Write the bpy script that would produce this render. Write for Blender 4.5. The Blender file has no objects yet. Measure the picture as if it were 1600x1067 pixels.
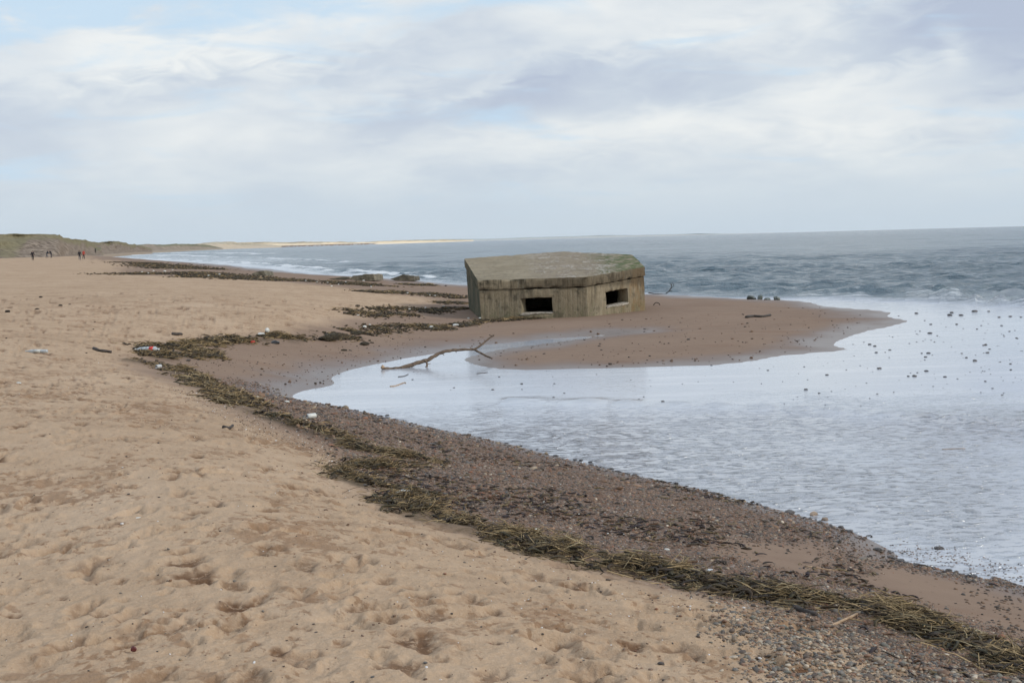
import bpy, bmesh, math, random
import numpy as np
from mathutils import Vector, Matrix

random.seed(7); RNG = np.random.default_rng(7)
scene = bpy.context.scene
COL = scene.collection
R = math.radians

# ------------------------------------------------------------------ camera
CAM = np.array([0.0, 0.0, 2.8]); FPX = 2000.0
PITCH = math.atan(159.3 / FPX); ROLL = math.atan(0.02667)
fw = np.array([0, math.cos(PITCH), -math.sin(PITCH)])
r0 = np.array([1.0, 0, 0]); u0 = np.array([0, math.sin(PITCH), math.cos(PITCH)])
rt = r0 * math.cos(ROLL) - u0 * math.sin(ROLL)
up = u0 * math.cos(ROLL) + r0 * math.sin(ROLL)
cd = bpy.data.cameras.new("camera"); cam = bpy.data.objects.new("camera", cd); COL.objects.link(cam)
cd.sensor_width = 36.0; cd.lens = 36.0 * FPX / 1600.0; cd.clip_start = 0.1; cd.clip_end = 60000
M = Matrix(((rt[0], up[0], -fw[0], CAM[0]), (rt[1], up[1], -fw[1], CAM[1]), (rt[2], up[2], -fw[2], CAM[2]), (0, 0, 0, 1)))
cam.matrix_world = M
scene.camera = cam

# ------------------------------------------------------------------ light, sky, exposure
SUN_EL, SUN_AZ = R(30), R(112)          # azimuth from +Y towards +X
sd = bpy.data.lights.new("sun", 'SUN'); sd.energy = 2.1; sd.angle = R(8); sd.color = (1.0, 0.95, 0.88)
so = bpy.data.objects.new("sun", sd); COL.objects.link(so)
sdir = Vector((math.sin(SUN_AZ) * math.cos(SUN_EL), math.cos(SUN_AZ) * math.cos(SUN_EL), math.sin(SUN_EL)))
so.rotation_euler = sdir.to_track_quat('Z', 'Y').to_euler()
scene.view_settings.view_transform = 'Standard'; scene.view_settings.look = 'None'
scene.view_settings.exposure = 0.0; scene.view_settings.gamma = 1.0
scene.view_settings.use_curve_mapping = False


class NT:
    """tiny node-tree helper"""
    def __init__(s, tree): s.t = tree; s.n = tree.nodes; s.l = tree.links
    def new(s, k, **kw):
        n = s.n.new(k)
        for a, b in kw.items(): setattr(n, a, b)
        return n
    def put(s, sock, v):
        if v is None: return
        if isinstance(v, bpy.types.NodeSocket): s.l.new(v, sock)
        else:
            if hasattr(sock.default_value, '__len__') and isinstance(v, (tuple, list)) and len(v) == 3 and len(sock.default_value) == 4: v = (*v, 1)
            sock.default_value = v
    def math(s, op, a, b=None, c=None, clamp=False):
        n = s.new('ShaderNodeMath', operation=op, use_clamp=clamp)
        s.put(n.inputs[0], a); s.put(n.inputs[1], b)
        if c is not None: s.put(n.inputs[2], c)
        return n.outputs[0]
    def mix(s, f, a, b, mode='MIX'):
        n = s.new('ShaderNodeMix', data_type='RGBA', blend_type=mode)
        s.put(n.inputs[0], f); s.put(n.inputs[6], a); s.put(n.inputs[7], b)
        return n.outputs[2]
    def fmix(s, f, a, b):
        n = s.new('ShaderNodeMix', data_type='FLOAT')
        s.put(n.inputs[0], f); s.put(n.inputs[2], a); s.put(n.inputs[3], b)
        return n.outputs[0]
    def noise(s, vec, scale, detail=4, rough=.55, dist=0, out=0):
        n = s.new('ShaderNodeTexNoise'); s.put(n.inputs['Vector'], vec); s.put(n.inputs['Scale'], scale)
        n.inputs['Detail'].default_value = detail; n.inputs['Roughness'].default_value = rough; n.inputs['Distortion'].default_value = dist
        return n.outputs[out]
    def vor(s, vec, scale, feature='F1', out='Distance'):
        n = s.new('ShaderNodeTexVoronoi', feature=feature); s.put(n.inputs['Vector'], vec); s.put(n.inputs['Scale'], scale)
        return n.outputs[out]
    def ramp(s, f, stops, interp='LINEAR'):
        n = s.new('ShaderNodeValToRGB'); cr = n.color_ramp; cr.interpolation = interp
        while len(cr.elements) < len(stops): cr.elements.new(0.5)
        for e, (p, c) in zip(cr.elements, stops):
            e.position = p; e.color = (*c, 1) if hasattr(c, '__len__') else (c, c, c, 1)
        s.put(n.inputs[0], f); return n.outputs[0]
    def rng(s, f, a, b, c=0., d=1., smooth=True):
        n = s.new('ShaderNodeMapRange', interpolation_type='SMOOTHSTEP' if smooth else 'LINEAR')
        s.put(n.inputs[0], f)
        for i, v in enumerate((a, b, c, d)): s.put(n.inputs[i + 1], v)
        return n.outputs[0]
    def mapv(s, vec, scale=(1, 1, 1), rot=(0, 0, 0), loc=(0, 0, 0)):
        n = s.new('ShaderNodeMapping'); s.put(n.inputs[0], vec)
        n.inputs['Scale'].default_value = scale; n.inputs['Rotation'].default_value = rot; n.inputs['Location'].default_value = loc
        return n.outputs[0]
    def comb(s, x, y, z):
        n = s.new('ShaderNodeCombineXYZ'); s.put(n.inputs[0], x); s.put(n.inputs[1], y); s.put(n.inputs[2], z); return n.outputs[0]
    def attr(s, name, out='Fac'): return s.new('ShaderNodeAttribute', attribute_name=name).outputs[out]
    def bump(s, h, strength, dist=1.0, normal=None):
        n = s.new('ShaderNodeBump'); s.put(n.inputs['Strength'], strength); s.put(n.inputs['Distance'], dist); s.put(n.inputs['Height'], h)
        if normal is not None: s.put(n.inputs['Normal'], normal)
        return n.outputs[0]


def srgb(*c):
    return tuple(((v / 255) / 12.92 if v / 255 <= .04045 else ((v / 255 + .055) / 1.055) ** 2.4) for v in c)


def build_world():
    w = bpy.data.worlds.new("World"); scene.world = w; w.use_nodes = True
    t = NT(w.node_tree); t.n.clear()
    out = t.new('ShaderNodeOutputWorld'); bg = t.new('ShaderNodeBackground'); t.l.new(bg.outputs[0], out.inputs[0])
    bg.inputs[1].default_value = 0.1
    sky = t.new('ShaderNodeTexSky', sky_type='NISHITA', sun_disc=False)
    sky.sun_elevation = SUN_EL; sky.sun_rotation = SUN_AZ; sky.air_density = 1.0; sky.dust_density = 1.5
    d = t.new('ShaderNodeTexCoord').outputs['Generated']
    s = t.new('ShaderNodeSeparateXYZ'); t.l.new(d, s.inputs[0])
    X, Y, Z = s.outputs
    az = t.math('ARCTAN2', X, Y)
    el = t.math('ARCSINE', t.math('MAXIMUM', Z, 0.0))
    # streaky cloud deck, flatter towards the horizon
    v = t.comb(t.math('MULTIPLY', az, 1.0), t.math('POWER', t.math('ADD', el, .01), .8), 0.0)
    big = t.noise(t.mapv(v, (4.0, 10, 1), (0, 0, R(-6)), (1.5, 4.1, 0)), 1.0, 3, .5, .4)
    med = t.noise(t.mapv(v, (9, 20, 1), (0, 0, R(-14)), (5.3, 1.7, 0)), 1.0, 6, .55, .4)
    fine = t.noise(t.mapv(v, (26, 60, 1), (0, 0, R(-20)), (2.3, 7.7, 0)), 1.0, 5, .55, .8)
    k = t.math('ADD', t.math('MULTIPLY', big, .60), t.math('ADD', t.math('MULTIPLY', med, .30), t.math('MULTIPLY', fine, .13)))

    def blob(u, vv, su, sv, ang=0.0):
        """soft weight around the direction seen at photo place (u, vv)"""
        a0 = math.atan((u - 800) / FPX); e0 = (375 - .02667 * (u - 800) - vv) / FPX
        a = t.math('SUBTRACT', az, a0); e = t.math('SUBTRACT', el, e0)
        a = t.math('ADD', a, t.math('MULTIPLY', t.math('SUBTRACT', med, .5), .10)); e = t.math('ADD', e, t.math('MULTIPLY', t.math('SUBTRACT', fine, .5), .045))
        ca, sa = math.cos(ang), math.sin(ang)
        p = t.math('ADD', t.math('MULTIPLY', a, ca), t.math('MULTIPLY', e, sa))
        q = t.math('SUBTRACT', t.math('MULTIPLY', e, ca), t.math('MULTIPLY', a, sa))
        p = t.math('MULTIPLY', p, FPX / su); q = t.math('MULTIPLY', q, FPX / sv)
        rr = t.math('ADD', t.math('MULTIPLY', p, p), t.math('MULTIPLY', q, q))
        return t.math('EXPONENT', t.math('MULTIPLY', rr, -1.0))
    for (u, vv, su, sv, an, w_) in SKY_BLOBS:
        k = t.math('ADD', k, t.math('MULTIPLY', blob(u, vv, su, sv, R(an)), w_))
    dark, mid, light, bright = srgb(186, 197, 217), srgb(207, 217, 229), srgb(224, 231, 237), srgb(243, 246, 246)
    cloud = t.ramp(k, [(.26, dark), (.43, mid), (.53, light), (.66, bright)])
    # blue-ish thin gaps
    gapn = t.noise(t.mapv(v, (6, 26, 1), (0, 0, R(-6)), (9.1, 3.3, 0)), 1.0, 6, .55, .6)
    gap = t.rng(t.math('ADD', 0.03, t.math('ADD', gapn, t.math('ADD', t.math('MULTIPLY', blob(120, 10, 620, 60), .36), t.math('MULTIPLY', blob(1500, 62, 60, 30), .09)))), .56, .80)
    cloud = t.mix(t.math('MULTIPLY', gap, .85), cloud, srgb(200, 226, 247))
    # even pale band above the horizon
    hz = t.rng(el, .0, .085, .97, 0.0)
    cloud = t.mix(hz, cloud, srgb(206, 221, 233))
    # brighter cloud overhead, outside the frame
    cloud = t.mix(1.0, cloud, t.ramp(t.rng(el, .2, .7), [(0, (1, 1, 1)), (1, (1.12, 1.2, 1.36))]), 'MULTIPLY')
    cloud = t.mix(1.0, cloud, (10, 10, 10), 'MULTIPLY')
    col = t.mix(.93, sky.outputs[0], cloud)
    t.l.new(col, bg.inputs[0])


SKY_BLOBS = [(1570, 75, 150, 75, 8, -.42), (1120, 135, 380, 40, 10, -.12), (720, 175, 260, 30, 12, -.12), (330, 150, 240, 34, 5, -.09),
             (1430, 125, 150, 30, 12, .17), (1505, 95, 34, 44, -15, .16), (900, 215, 460, 30, 5, .09), (1450, 190, 200, 40, 6, .14), (560, 60, 240, 50, 8, .12), (220, 110, 120, 30, 10, .12), (330, 95, 150, 26, 0, .08),
             (1000, 60, 300, 26, 8, .08), (760, 135, 90, 16, 35, .1), (130, 200, 200, 30, 3, -.06)]
build_world()


# ------------------------------------------------------------------ numeric helpers
def ray(u, v):
    return fw + rt * (u - 800) / FPX + up * (533.5 - v) / FPX


def px_z(u, v, z=0.0):
    d = ray(u, v); k = (z - CAM[2]) / d[2]; p = CAM + d * k
    return np.array([p[0], p[1]])


def px_y(u, v, y):
    d = ray(u, v); return CAM + d * (y / d[1])


def vnoise(x, y, seed=0):
    """2-D value noise, -1..1"""
    xi = np.floor(x).astype(np.int64); yi = np.floor(y).astype(np.int64); fx = x - xi; fy = y - yi
    fx = fx * fx * (3 - 2 * fx); fy = fy * fy * (3 - 2 * fy)

    def h(a, b):
        n = (a * 374761393 + b * 668265263 + seed * 974711) & 0xffffffff
        n = ((n ^ (n >> 13)) * 1274126177) & 0xffffffff
        return ((n ^ (n >> 16)) & 0xffff) / 32767.5 - 1
    return (h(xi, yi) * (1 - fx) + h(xi + 1, yi) * fx) * (1 - fy) + (h(xi, yi + 1) * (1 - fx) + h(xi + 1, yi + 1) * fx) * fy


def fbm(x, y, oct=4, seed=0, g=.5):
    s = 0; a = 1; tot = 0
    for i in range(oct):
        s = s + a * vnoise(x * 2 ** i + 17.3 * i, y * 2 ** i - 9.1 * i, seed + i); tot += a; a *= g
    return s / tot


def sstep(x, a, b):
    t = np.clip((x - a) / (b - a), 0, 1); return t * t * (3 - 2 * t)


def seg_dist(P, poly, closed=False):
    if len(P) < 400:
        a = poly if closed else poly[:-1]; b = np.roll(poly, -1, 0) if closed else poly[1:]; ab = b - a
        q = P[:, None] - a[None]; t = np.clip((q * ab[None]).sum(2) / np.maximum((ab * ab).sum(1), 1e-12)[None], 0, 1)
        q = q - t[..., None] * ab[None]; return np.sqrt((q * q).sum(2).min(1))
    best = np.full(len(P), 1e18); n = len(poly)
    for i in range(n if closed else n - 1):
        a = poly[i]; b = poly[(i + 1) % n]; ab = b - a
        t = np.clip(((P - a) @ ab) / max(ab @ ab, 1e-12), 0, 1)
        q = P - (a + t[:, None] * ab); best = np.minimum(best, (q * q).sum(1))
    return np.sqrt(best)


def inside(P, poly):
    if len(P) < 400:
        x1, y1 = poly.T; x2, y2 = np.roll(poly, -1, 0).T; dy = np.where(y2 == y1, 1e-12, y2 - y1)
        c = ((y1[None] > P[:, 1:]) != (y2[None] > P[:, 1:])) & (P[:, :1] < ((x2 - x1) / dy)[None] * (P[:, 1:] - y1[None]) + x1[None])
        return c.sum(1) % 2 == 1
    r = np.zeros(len(P), bool); n = len(poly)
    for i in range(n):
        x1, y1 = poly[i]; x2, y2 = poly[(i + 1) % n]
        if y1 == y2: continue
        c = ((y1 > P[:, 1]) != (y2 > P[:, 1])) & (P[:, 0] < (x2 - x1) * (P[:, 1] - y1) / (y2 - y1) + x1)
        r ^= c
    return r


def sdf(P, poly):      # positive inside
    d = seg_dist(P, poly, True); return np.where(inside(P, poly), d, -d)


def smooth_line(p, n=4):
    """Catmull-Rom through points"""
    p = np.asarray(p, float); out = []
    for i in range(len(p) - 1):
        a = p[max(i - 1, 0)]; b = p[i]; c = p[i + 1]; d = p[min(i + 2, len(p) - 1)]
        for k in range(n):
            t = k / n
            out.append(.5 * ((2 * b) + (-a + c) * t + (2 * a - 5 * b + 4 * c - d) * t * t + (-a + 3 * b - 3 * c + d) * t ** 3))
    out.append(p[-1]); return np.array(out)


# ------------------------------------------------------------------ shoreline (photo places carried down onto the water level)
SHORE_PX = [(1600, 915), (1545, 905), (1490, 893), (1410, 876), (1395, 862), (1330, 830), (1240, 802), (1150, 780), (1060, 757), (960, 735),
            (865, 712), (780, 690), (700, 673), (620, 655), (540, 637), (480, 627), (459, 620), (475, 611), (512, 604), (524, 598), (518, 590),
            (545, 578), (600, 567), (660, 556), (720, 546), (780, 537), (850, 530), (920, 525), (968, 521), (930, 527), (870, 535),
            (800, 544), (750, 552), (722, 562), (745, 572), (800, 578), (880, 577), (960, 576), (1040, 573), (1100, 571), (1160, 566),
            (1210, 558), (1260, 553), (1325, 547), (1306, 539), (1322, 529), (1355, 518), (1400, 508), (1420, 501), (1383, 494),
            (1392, 488), (1330, 482), (1290, 478), (1262, 471), (1180, 467), (1110, 464), (1040, 460), (960, 457), (860, 451), (730, 446),
            (640, 438), (560, 433), (470, 428), (430, 422), (400, 419), (330, 413), (250, 408.5), (190, 405), (142, 402.5), (150, 400), (178, 397)]
shore = [px_z(u, v) for u, v in SHORE_PX]
shore = smooth_line([(6.6, -12), (5.6, 0), (4.9, 6)] + shore, 3)
WATER = np.vstack([[(9, -80)], shore, [(-409, 1450), (-423, 1800), (-375, 1900), (-312, 2050), (-300, 2600), (-315, 3500), (-275, 5000), (-200, 6500), (30000, 40000), (30000, -80)]])

# heights of the sand away from the water: (photo place, height)
CTRL = [(0, 1067, 1.2), (400, 1067, 1.2), (800, 1067, 1.15), (1200, 1067, 1.02), (1600, 1067, .8), (0, 800, 1.2), (400, 800, 1.17), (0, 600, 1.2), (200, 700, 1.17),
        (0, 500, 1.25), (0, 440, 1.3), (60, 409, 1.28), (150, 420, 1.15), (300, 450, 1.08), (430, 490, .92), (700, 900, 1.08), (1000, 980, 1.0),
        (1350, 965, .72), (1100, 905, .75), (800, 840, .77), (600, 765, .77), (450, 665, .74), (330, 605, .72), (215, 570, .78), (300, 537, .68),
        (440, 530, .52), (560, 515, .4), (720, 502, .17), (400, 590, .36), (480, 575, .2), (740, 500, .14), (1010, 490, .17), (690, 492, .2), (1000, 530, .12),
        (1200, 500, .10), (1300, 500, .08), (850, 520, .12), (560, 445, .55), (470, 440, .7), (300, 427, .95), (200, 425, 1.08), (250, 412, .8),
        (650, 445, .28), (1100, 475, .16), (560, 480, .6), (650, 560, .1), (1500, 1000, .62), (1200, 850, .4), (900, 760, .4), (650, 700, .45),
        (1450, 900, .25), (1600, 950, .3)]
cp = []; cz = []
for u, v, z in CTRL:
    q = px_z(u, v, z); cp.append(q); cz.append(z)
for x, y, z in [(0, 0, 1.22), (-6, 0, 1.35), (0, -10, 1.4), (-10, -10, 1.6), (4, -6, 1.0), (3, 2, 1.0), (-14, 10, 1.5), (-30, 40, 1.6), (-60, 90, 1.5), (-100, 220, 1.6), (-180, 400, 2.0),
                (-300, 900, 2.0), (-600, 2000, 2.5), (-200, 100, 2.5), (-400, 4000, 3), (6, -12, .8)]:
    cp.append(np.array([x, y])); cz.append(z)
cp = np.array(cp); cz = np.array(cz)


def warp(P):
    y = np.sqrt(np.maximum(P[:, 1], 0) ** 2 + 9.0) + np.minimum(P[:, 1], 0) * .3
    y = np.maximum(y, .5)
    return np.stack([P[:, 0] / np.sqrt(P[:, 1] ** 2 + 9.0) * 2.2, np.log(y)], 1)


def tk(r2): return np.where(r2 > 1e-12, r2 * np.log(np.maximum(r2, 1e-12)) * .5, 0)


cw = warp(cp); n_ = len(cw)
K = tk(((cw[:, None] - cw[None]) ** 2).sum(2)) + np.eye(n_) * .004
A = np.zeros((n_ + 3, n_ + 3)); A[:n_, :n_] = K; A[:n_, n_] = 1; A[:n_, n_ + 1:] = cw; A[n_:, :n_] = A[:n_, n_:].T
TW = np.linalg.solve(A, np.concatenate([cz, [0, 0, 0]]))


def tps(P):
    w = warp(P); z = TW[n_] + w @ TW[n_ + 1:]
    for i in range(n_): z = z + TW[i] * tk(((w - cw[i]) ** 2).sum(1))
    return z


def ground(P, with_d=False):
    """large-scale height of the ground"""
    P = np.atleast_2d(P).astype(float)
    dist = np.hypot(P[:, 0], P[:, 1])
    d = -sdf(P, WATER)                                  # + on land
    wig = .012 * dist * fbm(P[:, 0] / (dist * .02 + .3), P[:, 1] / (dist * .05 + .3), 3, 5) * np.clip((dist - 12) / 25, 0.05, 1)
    d2 = d + wig * .5
    zt = np.clip(tps(P), .06, 6)
    w = .25 + .035 * dist
    w = np.minimum(w, 6)
    z = np.where(d2 > 0, zt * (1 - np.exp(-np.maximum(d2, 0) / w)), -.35 * (1 - np.exp(np.minimum(d2, 0) / (w * 1.5))))
    return (z, d2) if with_d else z


def pxg(u, v):
    """ground point seen at a photo place"""
    z = .5
    for _ in range(14):
        p = px_z(u, v, z); z = .5 * z + .5 * max(float(ground(p[None])[0]), 0.0)
    return p


def pxline(pts, n=3): return smooth_line([pxg(u, v) for u, v in pts], n)


DRY = np.vstack([[(3.4, -20), (2.7, 0)], pxline([(1500, 1067), (1350, 985), (1200, 950), (1050, 925), (900, 890), (800, 860), (700, 830), (610, 795), (555, 762), (530, 715), (440, 680),
                (380, 655), (300, 610), (215, 582), (205, 566), (235, 545), (300, 531), (440, 521), (520, 503), (600, 484), (680, 470), (600, 458), (480, 444), (380, 436), (220, 430), (190, 423),
                (200, 411), (140, 405)]), [(-170, 520), (-470, 1600), (-420, 2200), (-4000, 3000), (-3000, -20)]])
GRAVEL = pxline([(1600, 925), (1400, 885), (1280, 848), (1130, 850), (1180, 880), (1300, 905), (1420, 935), (1600, 1000), (1700, 1100), (1560, 1120), (1330, 990), (1150, 940), (950, 885), (780, 840),
                 (610, 770), (540, 715), (440, 660), (360, 610), (330, 590), (420, 603), (470, 622), (560, 640), (700, 672), (865, 712), (1060, 757), (1240, 802), (1330, 830), (1400, 865), (1560, 450)], 2)
SHINGLE = pxline([(1700, 1130), (1250, 1067), (1180, 1010), (1090, 950), (1200, 948), (1350, 985), (1480, 1040), (1700, 1075)], 2)
FINE = pxline([(480, 700), (400, 680), (330, 640), (250, 605), (330, 618), (440, 670), (560, 735), (530, 730)], 2)

# wrack bands: line, half-width in m, mound height
WRACKS = {
    'near': (pxline([(1640, 1062), (1560, 1030), (1450, 990), (1350, 962), (1230, 938), (1100, 912), (1000, 893), (900, 872), (830, 850), (780, 832)]), .25, .07),
    'mid': (pxline([(740, 832), (660, 808), (620, 790), (640, 770), (580, 762), (560, 745), (610, 730), (660, 722), (600, 708), (540, 695)]), .24, .06),
    'left': (pxline([(510, 685), (470, 668), (400, 645), (360, 622), (320, 600), (280, 580), (240, 568), (208, 566)]), .34, .07),
    'arm': (pxline([(250, 560), (235, 546), (290, 541), (360, 533), (440, 527), (460, 531)]), .36, .07),
    'tail': (pxline([(290, 558), (330, 556), (310, 548)]), .3, .05),
}


def footmap():
    """hollows left by feet and paws, rasterised in metres"""
    x0, x1, y0, y1, res = -16, 8, 2.0, 46, .02
    W = int((x1 - x0) / res); H = int((y1 - y0) / res)
    hm = np.zeros((H, W), np.float32); dm = np.zeros((H, W), np.float32)
    def stamp(cx, cy, L, Wd, a, dep, rim, damp):
        r = max(L, Wd) * 2.2
        i0 = int((cy - r - y0) / res); i1 = int((cy + r - y0) / res); j0 = int((cx - r - x0) / res); j1 = int((cx + r - x0) / res)
        i0 = max(i0, 0); j0 = max(j0, 0); i1 = min(i1, H); j1 = min(j1, W)
        if i1 <= i0 or j1 <= j0: return
        yy, xx = np.mgrid[i0:i1, j0:j1]; xx = xx * res + x0 - cx; yy = yy * res + y0 - cy
        p = (xx * math.cos(a) + yy * math.sin(a)) / L; q = (-xx * math.sin(a) + yy * math.cos(a)) / Wd
        th = np.arctan2(q, p); rr = np.sqrt(p * p + q * q) + .16 * np.sin(3 * th + cx * 40) + .11 * np.sin(5 * th + cy * 57) + .07 * np.sin(9 * th + cx * 91)
        hm[i0:i1, j0:j1] += -dep * (1 - sstep(rr, .45, 1.05)) + rim * np.exp(-((rr - 1.25) / .28) ** 2)
        dm[i0:i1, j0:j1] = np.maximum(dm[i0:i1, j0:j1], damp * (1 - sstep(rr + .5 * fbm(xx * 25 + cx * 9, yy * 25 + cy * 7, 2, 5), .55, 1.0)))
    def walk(x, y, ang, n):
        side = 1
        for _ in range(n):
            ang += random.gauss(0, .08); x += .68 * math.cos(ang); y += .68 * math.sin(ang); side = -side
            stamp(x - side * .1 * math.sin(ang), y + side * .1 * math.cos(ang), .16, .065, ang + random.gauss(0, .15), random.uniform(.02, .042), random.uniform(.006, .016), random.random() ** 2)
    for _ in range(50): walk(random.uniform(-14, 1), random.uniform(3, 30), R(90) + random.gauss(0, .5) + (math.pi if random.random() < .4 else 0), random.randint(14, 40))
    for _ in range(19000):
        y = 2.3 + (46 - 2.3) * random.random() ** 1.6; x = random.uniform(-16, 6); s = random.choice([.022, .03, .03, .04, .05, .07, .10])
        stamp(x, y, s * random.uniform(1, 1.7), s, random.uniform(0, 3.14), min(s * random.uniform(.3, .62), random.uniform(.014, .026)), s * random.uniform(.05, .15), random.random() ** 1.2 if random.random() < .75 else 0)
    return hm, dm, x0, y0, res


FM, DM, FX0, FY0, FRES = footmap()


def sample(mp, x, y):
    H, W = mp.shape; fx = (x - FX0) / FRES; fy = (y - FY0) / FRES
    ok = (fx > 1) & (fy > 1) & (fx < W - 2) & (fy < H - 2)
    fx = np.clip(fx, 1, W - 3); fy = np.clip(fy, 1, H - 3); i = fx.astype(int); j = fy.astype(int); a = fx - i; b = fy - j
    v = (mp[j, i] * (1 - a) + mp[j, i + 1] * a) * (1 - b) + (mp[j + 1, i] * (1 - a) + mp[j + 1, i + 1] * a) * b
    return np.where(ok, v, 0)


def surface(P, full=False):
    """ground height with the small relief"""
    z, d = ground(P, True); x, y = P[:, 0], P[:, 1]; dist = np.hypot(x, y)
    dry = sstep(sdf(P, DRY) + .04 * dist * .3 * fbm(x * 1.1, y * 1.1, 3, 9), -.3 - .012 * dist, .25 + .014 * dist)
    g = sdf(P, GRAVEL); gr = sstep(g + .35 * fbm(x * 1.3, y * 1.3, 3, 11), -.15, .25)
    wr = np.zeros(len(P)); wh = np.zeros(len(P))
    for nm, (ln, hw, mh) in WRACKS.items():
        near = (np.abs(x) < 40) & (y < 45)
        dd = np.full(len(P), 99.0); dd[near] = seg_dist(P[near], ln)
        dd = dd + .18 * fbm(x * 2.1, y * 2.1, 3, 21)
        m = 1 - sstep(dd, hw * .35, hw * 1.15); wr = np.maximum(wr, m); wh = np.maximum(wh, m * mh * .7)
    rough = dry * np.clip(1.4 - dist / 60, .25, 1)
    rid = 1 - np.abs(fbm(x * 4.5, y * 6.5, 4, 91, .6)) * 2.2
    z2 = z + rough * (.017 * fbm(x * 1.3, y * 1.5, 3, 1) + .007 * fbm(x * 7, y * 9, 3, 2) + .004 * rid + .007 * fbm(x * 22, y * 24, 2, 92)) * np.clip(d * 2, 0, 1)
    z2 = z2 + sample(FM, x, y) * np.clip(dry - wr, 0, 1)
    land = np.clip(d * 1.5, 0, 1)
    z2 = z2 + gr * (.010 * fbm(x * 6, y * 6, 3, 3) + .012 * fbm(x * .9, y * .9, 2, 13)) * land
    z2 = z2 + wh * (.55 + .9 * fbm(x * 3.3, y * 3.3, 3, 31)) * land
    damp_s = (1 - dry) * (1 - gr)
    z2 = z2 + damp_s * land * .004 * fbm(x * 2, y * 1.2, 3, 41)
    if not full: return z2
    return z2, d, dry, gr, wr, sample(DM, x, y) * dry


# ------------------------------------------------------------------ mesh helpers
def mesh_np(name, V, F, mat=None, attrs=None, smooth=True, parent=None):
    me = bpy.data.meshes.new(name); V = np.asarray(V, np.float32); F = np.asarray(F, np.int32); k = F.shape[1]
    me.vertices.add(len(V)); me.vertices.foreach_set('co', V.ravel())
    me.loops.add(F.size); me.loops.foreach_set('vertex_index', F.ravel())
    me.polygons.add(len(F)); me.polygons.foreach_set('loop_start', np.arange(0, F.size, k, dtype=np.int32)); me.polygons.foreach_set('loop_total', np.full(len(F), k, np.int32))
    me.update(calc_edges=True)
    me.polygons.foreach_set('use_smooth', np.full(len(F), smooth))
    for a, v in (attrs or {}).items():
        v = np.asarray(v, np.float32)
        if v.ndim == 1:
            at = me.attributes.new(a, 'FLOAT', 'POINT'); at.data.foreach_set('value', v)
        else:
            at = me.attributes.new(a, 'FLOAT_COLOR', 'POINT'); at.data.foreach_set('color', np.hstack([v, np.ones((len(v), 1), np.float32)]).ravel())
    if mat: me.materials.append(mat)
    o = bpy.data.objects.new(name, me); COL.objects.link(o)
    if parent: o.parent = parent
    return o


def grid_faces(nr, nc):
    i = np.arange(nr - 1)[:, None] * nc + np.arange(nc - 1)[None]
    i = i.ravel(); return np.stack([i, i + 1, i + nc + 1, i + nc], 1)


def tag(o, label=None, cat=None, group=None, kind=None):
    if label: o['label'] = label
    if cat: o['category'] = cat
    if group: o['group'] = group
    if kind: o['kind'] = kind
    return o


def material(name):
    m = bpy.data.materials.new(name); m.use_nodes = True; t = NT(m.node_tree)
    b = t.n['Principled BSDF']; return m, t, b


def fan(svals, rows):
    w = np.sqrt(rows ** 2 + 9.0)
    X = w[:, None] * svals[None]; Y = np.repeat(rows[:, None], len(svals), 1)
    return np.stack([X.ravel(), Y.ravel()], 1)


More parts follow.
